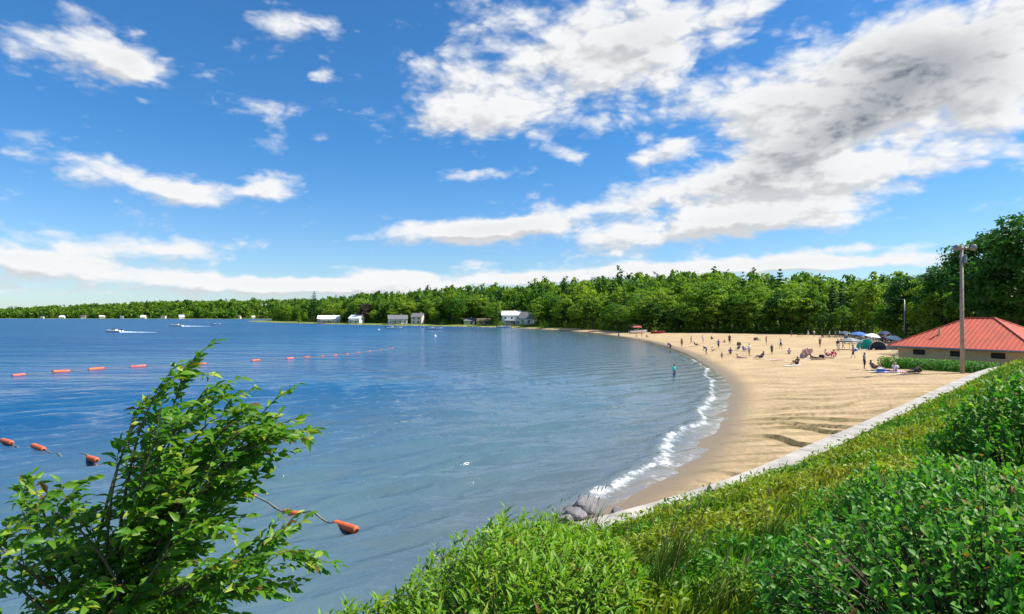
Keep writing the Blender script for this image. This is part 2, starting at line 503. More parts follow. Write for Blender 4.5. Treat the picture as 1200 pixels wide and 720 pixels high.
def sand_mat():
    m, q, p, t = new_mat('sand')
    geo = t.nodes.new('ShaderNodeNewGeometry'); pos = geo.outputs['Position']
    a = t.nodes.new('ShaderNodeAttribute'); a.attribute_name = 'shore'; sd = a.outputs['Fac']
    n1 = q.noise(pos, .22, 5, .6); n2 = q.noise(pos, 2.4, 6, .65); n3 = q.noise(pos, 16, 4, .7)
    col = q.mix(q.sm(n1.outputs[0], .3, .7), (.48, .350, .195), (.365, .262, .145))
    col = q.mix(q.m('MULTIPLY', q.sm(n2.outputs[0], .45, .75), .55), col, (.29, .215, .125))
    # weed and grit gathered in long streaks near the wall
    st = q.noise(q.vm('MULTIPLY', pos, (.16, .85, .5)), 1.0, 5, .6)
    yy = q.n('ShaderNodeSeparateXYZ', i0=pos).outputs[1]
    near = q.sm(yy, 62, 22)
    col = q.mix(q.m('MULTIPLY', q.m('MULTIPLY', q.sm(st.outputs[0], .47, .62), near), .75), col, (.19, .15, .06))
    wk = t.nodes.new('ShaderNodeAttribute'); wk.attribute_name = 'wrack_shade'  # dark wrack, with the shade of scarps and gullies painted into the colour
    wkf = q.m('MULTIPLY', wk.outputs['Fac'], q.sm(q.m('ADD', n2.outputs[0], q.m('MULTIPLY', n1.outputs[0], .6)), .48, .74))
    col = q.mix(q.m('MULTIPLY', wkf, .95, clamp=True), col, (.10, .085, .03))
    # wet rim along the water
    sdn = q.m('ADD', sd, q.m('MULTIPLY_ADD', n2.outputs[0], 1.6, -.8))
    wet = q.sm(sdn, 2.6, .2)
    col = q.mix(wet, col, (.20, .145, .085))
    t.links.new(col, p.inputs['Base Color'])
    rg = q.m('MULTIPLY_ADD', wet, -.55, .92); t.links.new(rg, p.inputs['Roughness'])
    p.inputs['Specular IOR Level'].default_value = .25
    foot = q.n('ShaderNodeTexVoronoi'); t.links.new(pos, foot.inputs['Vector']); foot.inputs['Scale'].default_value = 2.3
    hgt = q.m('ADD', q.m('MULTIPLY', n2.outputs[0], .9), q.m('ADD', q.m('MULTIPLY', foot.outputs['Distance'], .55), q.m('MULTIPLY', n3.outputs[0], .25)))
    b = t.nodes.new('ShaderNodeBump'); b.inputs['Distance'].default_value = .10
    t.links.new(q.m('MULTIPLY_ADD', wet, -.75, .85), b.inputs['Strength'])
    t.links.new(hgt, b.inputs['Height']); t.links.new(b.outputs[0], p.inputs['Normal'])
    return m


def ground_mat(name, c1, c2, c3):
    m, q, p, t = new_mat(name)
    geo = t.nodes.new('ShaderNodeNewGeometry'); pos = geo.outputs['Position']
    n1 = q.noise(pos, .35, 5, .6); n2 = q.noise(pos, 5, 5, .7)
    col = q.mix(q.sm(n1.outputs[0], .35, .65), c1, c2)
    col = q.mix(q.sm(n2.outputs[0], .45, .7), col, c3)
    t.links.new(col, p.inputs['Base Color']); p.inputs['Roughness'].default_value = .95
    p.inputs['Specular IOR Level'].default_value = .1
    b = t.nodes.new('ShaderNodeBump'); b.inputs['Distance'].default_value = .06; b.inputs['Strength'].default_value = .8
    t.links.new(n2.outputs[0], b.inputs['Height']); t.links.new(b.outputs[0], p.inputs['Normal'])
    return m


def water_mat():
    m, q, p, t = new_mat('lake_water')
    geo = t.nodes.new('ShaderNodeNewGeometry'); pos = geo.outputs['Position']
    a = t.nodes.new('ShaderNodeAttribute'); a.attribute_name = 'shore'; sd = q.m('MULTIPLY', a.outputs['Fac'], -1.0)   # metres from the beach
    big = q.noise(q.vm('MULTIPLY', pos, (.012, .03, 1)), 1.0, 4, .55).outputs[0]
    col = q.mix(q.sm(big, .38, .66), (.007, .066, .175), (.012, .092, .185))
    shelf = q.sm(q.m('MULTIPLY_ADD', big, 30.0, sd), 54, 20)          # sandy shelf shows through
    col = q.mix(shelf, col, (.070, .125, .155))
    shal = q.sm(sd, 9, 0.5)
    col = q.mix(shal, col, (.075, .105, .120))
    edge = q.sm(sd, 2.0, 0.0)
    col = q.mix(q.m('MULTIPLY', edge, .75), col, (.20, .165, .12))
    # foam of the small breakers
    fn = q.noise(pos, 1.1, 6, .68, .6).outputs[0]; fl = q.noise(pos, 4.5, 4, .7, .8).outputs[0]
    at2 = t.nodes.new('ShaderNodeAttribute'); at2.attribute_name = 'foam'
    fm = q.m('ADD', at2.outputs['Fac'], q.m('MULTIPLY', q.m('SUBTRACT', fn, .5), 2.6))
    fm = q.m('ADD', fm, q.m('MULTIPLY', q.m('SUBTRACT', fl, .5), 1.9))
    foam = q.m('MULTIPLY', q.sm(fm, .2, 1.35), .8)
    col = q.mix(foam, col, (.80, .82, .84))
    t.links.new(col, p.inputs['Base Color'])
    calm = q.sm(sd, 20, 130)                                        # the bay is sheltered, the open lake ruffled
    far = q.m('MULTIPLY_ADD', calm, .26, .09)                       # ripples too small to resolve there widen the mirror image
    t.links.new(q.m('MULTIPLY_ADD', foam, .5, far), p.inputs['Roughness'])
    p.inputs['IOR'].default_value = 1.33; p.inputs['Specular IOR Level'].default_value = .75
    # ripples finer than the modelled waves
    sp = q.n('ShaderNodeSeparateXYZ', i0=pos)
    uu = q.m('SUBTRACT', q.m('MULTIPLY', sp.outputs[0], .60), q.m('MULTIPLY', sp.outputs[1], .80)); vv = q.m('ADD', q.m('MULTIPLY', sp.outputs[0], .80), q.m('MULTIPLY', sp.outputs[1], .60))
    rp = q.n('ShaderNodeCombineXYZ', i0=q.m('MULTIPLY', uu, 1.5), i1=q.m('MULTIPLY', vv, .5)).outputs[0]     # crests lie across the wind
    r1 = q.noise(rp, .55, 3, .6, .3).outputs[0]; r2 = q.noise(rp, 2.2, 4, .6, .4).outputs[0]; r3 = q.noise(q.vm('MULTIPLY', pos, (.03, .10, 1)), 1.0, 4, .6).outputs[0]
    r4 = q.noise(q.vm('MULTIPLY', pos, (.035, .13, 1)), 1.0, 5, .62, .3).outputs[0]
    hgt = q.m('ADD', q.m('MULTIPLY', r1, .55), q.m('MULTIPLY', r2, .20))
    hgt = q.m('MULTIPLY_ADD', r4, q.m('MULTIPLY', calm, 22.0), hgt)
    wv = q.n('ShaderNodeTexWave', bands_direction='X'); t.links.new(q.n('ShaderNodeCombineXYZ', i0=uu, i1=q.m('MULTIPLY', vv, .3)).outputs[0], wv.inputs['Vector'])
    wv.inputs['Scale'].default_value = .115; wv.inputs['Distortion'].default_value = 7; wv.inputs['Detail'].default_value = 3; wv.inputs['Detail Scale'].default_value = .8
    dst = q.vm('LENGTH', pos)
    hgt = q.m('MULTIPLY_ADD', wv.outputs['Fac'], q.m('MULTIPLY', q.sm(dst, 35, 80, 0, 1), q.sm(dst, 110, 260, .16, .1)), hgt)
    b = t.nodes.new('ShaderNodeBump'); b.inputs['Distance'].default_value = .45
    t.links.new(q.m('MULTIPLY', q.sm(sd, -.5, 4, .15, .75), q.m('MULTIPLY_ADD', r3, .9, .45)), b.inputs['Strength'])
    t.links.new(hgt, b.inputs['Height']); t.links.new(b.outputs[0], p.inputs['Normal'])
    return m


M = {}
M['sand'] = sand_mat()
M['bank'] = ground_mat('bank_soil', (.045, .055, .016), (.075, .075, .022), (.05, .04, .018))
M['floor'] = ground_mat('woodland_floor', (.035, .055, .014), (.06, .085, .02), (.04, .035, .015))
M['lawn'] = ground_mat('shore_lawn', (.13, .19, .035), (.20, .22, .06), (.09, .12, .03))
M['water'] = water_mat()
M['concrete'] = plain('concrete', (.42, .385, .345), .9, (.27, .25, .22), 1.1, .6)
M['rock'] = plain('rock', (.22, .21, .21), .8, (.12, .11, .12), 4, .8)
M['bark'] = plain('bark', (.10, .075, .05), .9, (.055, .04, .03), 8, .6)
M['twig'] = plain('young_bark', (.13, .10, .05), .7, (.09, .085, .035), 14)
M['pole'] = plain('weathered_pole_wood', (.42, .35, .27), .85, (.27, .22, .17), 5, .4)
M['metal'] = plain('grey_metal', (.30, .32, .34), .45, None, 4, 0, .6)
M['orange'] = plain('orange_float_plastic', (.70, .13, .025), .55, (.52, .10, .03), 3)
M['redfloat'] = plain('faded_red_float_plastic', (.75, .09, .06), .5, (.80, .17, .10), 3)
M['rope'] = plain('rope', (.30, .27, .2), .9)
M['white'] = plain('white_paint', (.78, .78, .76), .6, (.64, .65, .64), 1.2)
M['gelcoat'] = plain('white_gelcoat', (.80, .80, .79), .35, (.74, .74, .73), 2)
M['cream'] = plain('cream_siding', (.72, .62, .50), .7, (.64, .54, .43), 2)
M['greyroof'] = plain('grey_shingle', (.17, .17, .19), .85, (.11, .11, .12), 3)
M['brownroof'] = plain('brown_shingle', (.13, .09, .06), .85, (.09, .06, .045), 3)
M['glass'] = plain('dark_glass', (.03, .045, .06), .1)
M['tan'] = plain('tan_block_wall', (.68, .47, .28), .85, (.56, .39, .23), 2.5, .3)
M['paletan'] = plain('pale_stone_ledge', (.66, .55, .36), .85, (.55, .45, .30), 2)
M['redroof'] = plain('red_metal_roof', (.60, .105, .05), .65, (.46, .09, .05), .55)
M['dark'] = plain('dark_opening', (.02, .02, .02), .8)
M['black'] = plain('black_plastic', (.02, .02, .022), .5)
M['redhull'] = plain('red_hull', (.42, .03, .03), .35)
M['bluehull'] = plain('blue_trim', (.03, .08, .35), .35)


# ================================================================== ground and lake
def build_terrain():
    fine = np.arange(-52, 52.01, .24); back = np.concatenate([np.arange(-180, -52, 4.0), fine, np.arange(56, 180, 4.0)])
    az = np.radians(back); rr = np.concatenate([np.geomspace(.9, 14, 110, endpoint=False), np.geomspace(14, 64, 300, endpoint=False), np.geomspace(64, 5200, 220)])
    A, Rr = np.meshgrid(az, rr)
    x = np.sin(A) * Rr; y = np.cos(A) * Rr
    z, sd, wood, bank, wrack_shade = height(x.ravel(), y.ravel(), 2)
    nr, na = A.shape
    V = np.stack([x.ravel(), y.ravel(), z], 1)
    i, j = np.meshgrid(np.arange(nr - 1), np.arange(na), indexing='ij'); j2 = (j + 1) % na
    F = np.stack([i * na + j2, (i + 1) * na + j2, (i + 1) * na + j, i * na + j], -1).reshape(-1, 4)
    zf = z[F].max(1); sdf = sd[F].max(1)
    yf = V[F, 1].mean(1)
    keep = sdf > -9
    wf = wood[F].mean(1) > .5; bf = bank[F].mean(1) > .5
    # on the point the land between houses and water is lawn with a thin sandy rim; the beach is sand up to the wood
    point = (yf > 300) & (sdf > 5) & ~wf & ~bf
    cls = np.where(bf, 1, np.where(wf, 2, np.where(point, 3, 0)))
    out = {}
    for k, nm, mat in ((0, 'sand_beach', 'sand'), (1, 'grass_bank', 'bank'), (2, 'woodland_ground', 'floor'), (3, 'shore_lawn', 'lawn')):
        f = F[keep & (cls == k)]
        u, inv = np.unique(f, return_inverse=True)
        me = mesh_np(nm, V[u], inv.reshape(-1, 4), True, {'shore': sd[u], 'wrack_shade': wrack_shade[u]})
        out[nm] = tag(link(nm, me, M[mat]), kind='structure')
    return out


TER = build_terrain()


def build_water():
    az = np.radians(np.concatenate([np.arange(-178, -66, 4.0), np.arange(-66, 52, .165), np.arange(52, 62, 2.0)]))
    inv = np.concatenate([np.linspace(1 / 6.0, 1 / 12.0, 40, endpoint=False), np.linspace(1 / 12.0, 1 / 1500.0, 430), np.geomspace(1 / 1600., 1 / 9000., 12)])
    rr = 1 / inv
    A, Rr = np.meshgrid(az, rr)
    x = np.sin(A) * Rr; y = np.cos(A) * Rr
    xf, yf = x.ravel(), y.ravel()
    sd = lake_sd(xf, yf); bsd = pdist(xf, yf, BEACH_SHORE[:60], False)
    rf = np.hypot(xf, yf); step = np.gradient(rr)[:, None] * np.ones_like(A); step = np.maximum(step.ravel(), rf * R(.165))
    z = np.zeros_like(xf); r = np.random.default_rng(11)
    amp = .55 + .9 * fbm(xf * .05, yf * .09, 3)
    shoal = sstep(bsd, .5, 9) * sstep(-sd, -.5, 1.5)
    for k in range(34):
        lam = 1.1 * (3.9 / 1.1) ** r.random(); th = R(r.normal(-52, 10))
        dx, dy = math.cos(th), math.sin(th)
        a = .016 * lam ** .95 * (1.0 if lam < 3 else .8)
        ph = 2 * math.pi / lam * (xf * dx + yf * dy) + r.random() * 6.28 + 1.6 * fbm(xf * .09 + k, yf * .09, 2)
        fade = np.clip((lam / step - 2.5) / 3.0, 0, 1)
        s = np.sin(ph); z += a * fade * (np.exp(1.1 * s) - 1.34) * .75
    z *= 1.05 * amp * (.72 + .28 * sstep(bsd, 8, 50)) * (.16 + .84 * shoal)
    # the last low breakers, parallel to the beach
    wob = 1.5 * (fbm(xf * .16, yf * .12, 3) - .5) + 1.1 * (fbm(xf * .7, yf * .6, 3) - .5)
    beach = sstep(yf, 18.5, 21.5) * sstep(-yf, -150, -90)
    q = -sd + wob
    ridge = np.exp(-((q - 1.75) / .5) ** 2); z += beach * ridge * .16
    ridge2 = np.exp(-((q - 7.0) / 1.0) ** 2) * sstep(fbm(xf * .07, yf * .07, 2), .35, .6); z += beach * ridge2 * .15
    ridge3 = np.exp(-((q - 13.5) / 1.3) ** 2) * sstep(fbm(xf * .05 + 9, yf * .05, 2), .4, .65); z += beach * ridge3 * .14
    z += 0.0
    foam = -.9 - 1.1 * (1 - beach * np.exp(-(q / 4.2) ** 2)) + beach * (1.05 * np.exp(-((q - 1.5) / .38) ** 2) + .98 * sstep(-q, -1.9, -1.2) * sstep(q, -1.4, .4)) + .35 * np.exp(-(sd / .3) ** 2) * beach + .9 * beach * np.exp(-((q - 5.2) / .3) ** 2) * sstep(fbm(xf * .09 + 4, yf * .09, 2), .5, .6)
    V = np.stack([xf, yf, z], 1)
    nr, na = A.shape
    i, j = np.meshgrid(np.arange(nr - 1), np.arange(na - 1), indexing='ij')
    F = np.stack([i * na + j, (i + 1) * na + j, (i + 1) * na + j + 1, i * na + j + 1], -1).reshape(-1, 4)
    F = F[sd[F].min(1) < 2.5]
    u, iv = np.unique(F, return_inverse=True)
    me = mesh_np('lake_water', V[u], iv.reshape(-1, 4)[:, ::-1], True, {'shore': -bsd[u], 'foam': foam[u]})
    tag(link('lake_water', me, M['water']), kind='structure')
    return xf, yf, z


WX, WY, WZ = build_water()


def wave_z(x, y): return float(WZ[np.argmin((WX - x) ** 2 + (WY - y) ** 2)])


# ================================================================== retaining wall along the beach
def build_wall():
    t = thing('retaining_wall', 'long low pale concrete retaining wall between the beach and the grassy bank', 'wall', (WALL[0][0], WALL[0][1], 0))
    base = Vector(t.location)
    # cut the line into cast slabs
    P = [Vector((a, b, 0)) for a, b in WALL]
    L = [0]
    for a, b in zip(P[:-1], P[1:]): L.append(L[-1] + (b - a).length)

    def pt(s):
        for k in range(len(P) - 1):
            if s <= L[k + 1]: return P[k].lerp(P[k + 1], (s - L[k]) / (L[k + 1] - L[k]))
        return P[-1]
    s = 0.0; n = 0
    while s < L[-1] - 1 and s < 78:
        e = min(s + 2.9 + 0.5 * random.random(), L[-1])
        a, b = pt(s + .012), pt(e - .012); d = (b - a).normalized(); nn = Vector((-d.y, d.x, 0))
        w0 = .66 + .04 * random.random(); tops = (float(wall_top(a.x)) + .02 * random.random(), float(wall_top(b.x)) + .02 * random.random())
        mb = MB(); vs = []
        for p, top in ((a, tops[0]), (b, tops[1])):
            for (o, z) in ((-w0, -1.2), (w0, -1.2), (w0, top - .035), (w0 - .035, top), (-w0 + .035, top), (-w0, top - .035)):
                vs.append(p + nn * o + Vector((0, 0, z)) - base)
        fs = [(i, (i + 1) % 6, 6 + (i + 1) % 6, 6 + i) for i in range(6)] + [tuple(reversed(range(6))), tuple(range(6, 12))]
        mb.add(vs, [tuple(reversed(f)) for f in fs]).build('slab', M['concrete'], t)
        s = e; n += 1


build_wall()


# ================================================================== leaves, shrubs, trees
def leaf_np(L=1.0, W=.36, fold=.10, curl=.18, tipw=.75):
    """a small folded blade along +X, normal +Z: 8 verts, 8 triangles"""
    w = W / 2
    v = np.array([(0, 0, 0), (.35, w, fold), (.35, 0, 0), (.35, -w, fold), (.70, w * tipw, fold * .8 - curl * .4), (.70, 0, -curl * .35), (.70, -w * tipw, fold * .8 - curl * .4), (1, 0, -curl)], float)
    v[:, 0] *= L
    v[:, 1] *= L; v[:, 2] *= L
    f = np.array([(0, 2, 1), (0, 3, 2), (1, 2, 5), (1, 5, 4), (2, 3, 6), (2, 6, 5), (4, 5, 7), (5, 6, 7)])
    return v, f


def frames(dirs, nrm):
    """rotation matrices whose x is dirs and z close to nrm"""
    x = dirs / np.linalg.norm(dirs, axis=1, keepdims=True)
    y = np.cross(nrm, x); ln = np.linalg.norm(y, axis=1, keepdims=True)
    y = np.where(ln > 1e-4, y / np.maximum(ln, 1e-6), np.cross(np.array([[.3, .8, .1]]), x))
    y /= np.linalg.norm(y, axis=1, keepdims=True)
    z = np.cross(x, y)
    return np.stack([x, y, z], -1)


def put_leaves(root, pos, rot, scl, shape, mat, keep=300, front=None, name='leaf'):
    """the leaves that show largest become parts, the rest one 'stuff' part (positions are in the thing's space)"""
    v, f = shape
    base = np.array(root.location)
    d = np.linalg.norm(pos + base - np.array([0, 0, CAMZ]), axis=1) / scl
    w = pos + base
    px = CX + FPX * w[:, 0] / np.maximum(w[:, 1], .1); py = HOR - FPX * (w[:, 2] - CAMZ) / np.maximum(w[:, 1], .1)
    vis = (px > -10) & (px < 1210) & (py < 725) & (w[:, 1] > .5)
    score = np.where(vis, d, d + 100)
    if front is not None: score = score - front
    idx = np.argsort(score)
    one = idx[:keep]; rest = idx[keep:]
    me = mesh_np(name, v, f, True); me.materials.append(mat)
    for i in one:
        o = bpy.data.objects.new(name, me); COL.objects.link(o); o.parent = root
        mm = Matrix.Identity(4)
        for a in range(3):
            for b in range(3): mm[a][b] = rot[i][a][b] * scl[i]
            mm[a][3] = pos[i][a]
        o.matrix_local = mm
    if len(rest):
        vv = np.einsum('nij,kj->nki', rot[rest], v) * scl[rest][:, None, None] + pos[rest][:, None, :]
        ff = f[None] + (np.arange(len(rest)) * len(v))[:, None, None]
        m2 = mesh_np('foliage', vv.reshape(-1, 3), ff.reshape(-1, f.shape[1]), True)
        tag(link('foliage', m2, mat, root), kind='stuff')


def unit(a): return a / np.maximum(np.linalg.norm(a, axis=1, keepdims=True), 1e-6)


def shrub(name, label, c, rx, ry, h, nst, per, shape, size, mat, stem_mat, seed, wind=(.25, 0, 0), upright=.8, group=None, keep=300, spread=.22, lumps=.25, cat='shrub'):
    r = np.random.default_rng(seed)
    z0 = H(c[0], c[1]); root = thing(name, label, cat, (c[0], c[1], z0 - .05), 0, group)
    # stem tips on an uneven dome
    a = r.random(nst) * 2 * np.pi; q = np.sqrt(r.random(nst)) * 1.0
    x = np.cos(a) * q * rx; y = np.sin(a) * q * ry
    dome = np.sqrt(np.clip(1 - q ** 2 * .94, 0, 1))
    lum = 1 - lumps + 2 * lumps * fbm(x * 1.6 + seed, y * 1.6, 2)
    gz = height(c[0] + x, c[1] + y) - z0 + .05
    tz = gz + h * dome * lum * (.86 + .2 * r.random(nst)) + .06
    tip = np.stack([x, y, tz], 1)
    foot = np.stack([x * .55, y * .55, height(c[0] + x * .55, c[1] + y * .55) - z0], 1)
    nr = unit(np.stack([x / rx ** 2, y / ry ** 2, dome * 1.1 / h + .25], 1))
    ax = unit(nr * (1 - upright) + np.array([[0, 0, 1.0]]) * upright + r.normal(0, .16, (nst, 3)) + np.array([wind]))
    pos = []; dr = []; nm = []; sc = []
    for k in range(per):
        t = k / max(per - 1, 1)                       # 0 at the tip
        bk = (t ** 1.2) * min(.55, h * .5)
        p = tip - ax * bk[..., None] if hasattr(bk, '__len__') else tip - ax * bk
        p = p + r.normal(0, .012, p.shape)
        an = k * 2.4 + r.random(nst) * 1.0 + a
        e1 = unit(np.cross(ax, np.array([[.31, .2, .93]]))); e2 = np.cross(ax, e1)
        side = e1 * np.cos(an)[:, None] + e2 * np.sin(an)[:, None]
        tilt = spread + (1 - spread) * (.35 + .5 * t)
        d = unit(side * tilt + ax * (1.05 - tilt * .75) + r.normal(0, .18, p.shape) + np.array([wind]) * .5)
        pos.append(p); dr.append(d); nm.append(unit(ax * .7 - side * .4 + r.normal(0, .25, p.shape))); sc.append(size * (.42 + .75 * r.random(nst)) * (.75 + .25 * min(1, t * 3 + .2)))
    pos = np.concatenate(pos); dr = np.concatenate(dr); nm = np.concatenate(nm); sc = np.concatenate(sc)
    put_leaves(root, pos, frames(dr, nm), sc, shape, mat, keep, front=None)
    mb = MB()
    for i in range(0, nst, 2):
        mid = tip[i] * .5 + foot[i] * .5 + np.array([0, 0, .1])
        mb.tube([foot[i], mid, tip[i] - ax[i] * .02], [.012, .008, .003], 4, False)
    mb.build('stems', stem_mat, root)
    return root


M['leaf_light'] = leaf_mat('light_green_leaf', (.105, .26, .012), (.21, .37, .024), (.34, .40, .05), .42, .25)
M['leaf_dark'] = leaf_mat('deep_green_leaf', (.036, .195, .016), (.125, .325, .030), (.30, .44, .08), .45, .3, rough=.5)
M['leaf_dark2'] = leaf_mat('bluish_green_leaf', (.040, .195, .018), (.135, .335, .034), (.31, .45, .09), .45, .3, rough=.5)
M['leaf_sap'] = leaf_mat('sapling_leaf', (.045, .175, .010), (.155, .31, .018), (.34, .42, .05), .45, .35, rough=.45)
M['stem_green'] = plain('green_stem', (.12, .16, .04), .7, (.10, .09, .03), 9)

LANCE = leaf_np(1, .26, .06, .22, .6)
OBOV = leaf_np(1, .44, .10, .12, 1.08)
OVATE = leaf_np(1, .42, .10, .20, .62)

# the pale shrub in the middle foreground
shrub('leafy_shrub', 'bright yellow-green shrub with narrow upright leaves at the bottom centre', (-.05, 6.3), 1.4, 1.75, 1.08, 430, 14, LANCE, .14, M['leaf_light'], M['stem_green'], 21, (.16, 0, 0), .72, spread=.18, lumps=.14)
shrub('leafy_shrub', 'low yellow-green shrub sloping down to the water beside the sapling', (-1.35, 5.6), .85, 1.2, .7, 150, 11, LANCE, .16, M['leaf_light'], M['stem_green'], 22, (.16, 0, 0), .7, keep=120, spread=.2)
# dark glossy shrubs on the right
shrub('leafy_shrub', 'large dark green glossy shrub filling the bottom right corner', (3.55, 4.55), 1.75, 1.45, 1.02, 640, 14, OBOV, .092, M['leaf_dark'], M['bark'], 31, (-.05, -.05, 0), .75)
shrub('leafy_shrub', 'dark green shrub in the middle of the bank behind the bottom right shrub', (4.75, 6.9), 1.35, 1.2, .78, 420, 13, OBOV, .098, M['leaf_dark2'], M['bark'], 32, (0, 0, 0), .6, keep=200)
shrub('leafy_shrub', 'tall dark green shrub at the right edge just below the end of the wall', (6.9, 7.9), 1.45, 1.3, 1.5, 460, 13, OBOV, .12, M['leaf_dark'], M['bark'], 33, (0, 0, 0), .6, keep=200)
shrub('leafy_shrub', 'green shrub on the right edge between two darker shrubs', (5.9, 5.5), 1.25, 1.1, 1.15, 400, 13, OBOV, .10, M['leaf_dark2'], M['bark'], 34, (0, 0, 0), .6, keep=150)


# ---- the sapling on the left
def sapling():
    r = np.random.default_rng(5)
    bx, by = -2.55, 4.55
    z0 = H(bx, by)
    root = thing('young_tree', 'leafy wind-bent sapling standing over the water at the left', 'tree', (bx, by, z0))
    B = Vector((bx, by, z0))

    def A(px, py, D): return at_depth(px - 8 - .12 * max(0, px - 120) - .10 * max(0, px - 270), py + (10 if py < 500 else 0), D) - B
    limbs = [
        [(150, 735, 4.5), (175, 640, 4.5), (190, 540, 4.55), (222, 470, 4.6), (238, 422, 4.6)],
        [(165, 735, 4.4), (215, 640, 4.35), (270, 570, 4.4), (330, 525, 4.45), (385, 512, 4.5)],
        [(130, 740, 4.5), (120, 660, 4.5), (135, 590, 4.5), (160, 520, 4.6), (172, 478, 4.7)],
        [(175, 740, 4.3), (240, 690, 4.2), (310, 665, 4.2), (365, 650, 4.25), (400, 648, 4.3)],
        [(120, 745, 4.5), (80, 690, 4.5), (50, 640, 4.5), (30, 585, 4.5)],
        [(170, 735, 4.6), (220, 600, 4.8), (270, 520, 4.9), (300, 462, 5.0)],
        [(140, 745, 4.3), (150, 690, 4.2), (110, 630, 4.15), (70, 600, 4.1)],
        [(170, 745, 4.7), (250, 690, 4.9), (320, 660, 5.0), (350, 640, 5.0)],
        [(180, 700, 4.5), (245, 560, 4.55), (300, 500, 4.6), (352, 478, 4.7)],
        [(110, 750, 4.4), (60, 715, 4.3), (20, 680, 4.25), (-15, 660, 4.2)],
        [(190, 750, 4.25), (230, 715, 4.15), (290, 700, 4.1), (330, 690, 4.1)],
        [(140, 748, 4.2), (170, 705, 4.1), (205, 660, 4.05), (250, 610, 4.05)],
    ]
    outline = [(225, 415), (265, 425), (300, 470), (360, 490), (395, 520), (375, 545), (330, 560), (350, 590), (400, 606), (395, 640), (330, 655), (270, 730), (-10, 730), (-10, 600), (40, 572), (100, 575), (150, 545), (158, 480), (195, 430)]
    k = 0
    while k < 42:
        ex, ey = (r.uniform(-5, 400), r.uniform(425, 725)) if k < 30 else (r.uniform(140, 395), r.uniform(425, 600))
        if not inpoly(np.array([ex]), np.array([ey]), outline)[0]: continue
        D = r.uniform(4.0, 5.2); k += 1
        limbs.append([(150 + .12 * (ex - 150), 740, 4.5), (150 + .38 * (ex - 150) - 15, 740 + .40 * (ey - 740), 4.5 + .4 * (D - 4.5)), (150 + .75 * (ex - 150) - 10, 740 + .78 * (ey - 740), D), (ex, ey, D)])
    mbt = MB(); mbt.tube([(0, 0, -.1), (-.02, .02, .35), tuple(A(158, 745, 4.5))], [.05, .04, .032], 8)
    trunk = mbt.build('trunk', M['twig'], root, True)
    pos = []; dr = []; nm = []; sc = []
    for li, lm in enumerate(limbs):
        pts = [A(*p) for p in lm]
        st = A(158, 745, 4.5) * .6
        pts = [st] + pts
        # resample smooth
        cur = []
        for k in range(len(pts) - 1):
            p0 = pts[max(k - 1, 0)]; p1 = pts[k]; p2 = pts[k + 1]; p3 = pts[min(k + 2, len(pts) - 1)]
            for t in np.linspace(0, 1, 6, endpoint=False):
                cur.append(.5 * ((2 * p1) + (-p0 + p2) * t + (2 * p0 - 5 * p1 + 4 * p2 - p3) * t * t + (-p0 + 3 * p1 - 3 * p2 + p3) * t ** 3))
        cur.append(pts[-1])
        n = len(cur)
        mb = MB(); mb.tube(cur, [.016 * (1 - i / n) + .0035 for i in range(n)], 5)
        limb = mb.build('branch', M['twig'], root, True)
        # side twigs with alternate leaves
        nt = 17 if li < 12 else 8
        for k in range(nt):
            f = (.25 if li < 12 else .5) + (.75 if li < 12 else .5) * k / (nt - 1)
            i = min(int(f * (n - 1)), n - 2); p = cur[i]; tg = (cur[i + 1] - cur[max(i - 1, 0)]).normalized()
            rnd = Vector(r.normal(0, 1, 3)).normalized()
            d = (tg * .75 + rnd * .75 + Vector((.40, -.05, .12))).normalized()
            L = (.22 + .28 * r.random()) * (1.05 - .35 * f)
            q = [p, p + d * L * .5 + Vector((.01, 0, .015)), p + d * L + Vector((.05, 0, -.005))]
            MB().tube(q, [.004, .003, .0015], 4, False).build('twig', M['twig'], limb)
            nl = 13
            for j in range(nl):
                t = .12 + .88 * j / (nl - 1)
                pp = q[0].lerp(q[1], t * 2) if t < .5 else q[1].lerp(q[2], t * 2 - 1)
                sd_ = (d.cross(Vector((0, 0, 1)))).normalized() * (1 if j % 2 else -1)
                ld = (d * .55 + sd_ * .75 + Vector(r.normal(0, .32, 3)) + Vector((.38, 0, -.12))).normalized()
                pos.append(pp); dr.append(ld); nm.append((Vector((0, -.25, .8)) + Vector(r.normal(0, .55, 3))).normalized())
                sc.append(.066 + .056 * r.random())
    put_leaves(root, np.array(pos), frames(np.array(dr), np.array(nm)), np.array(sc), OVATE, M['leaf_sap'], 300)


sapling()


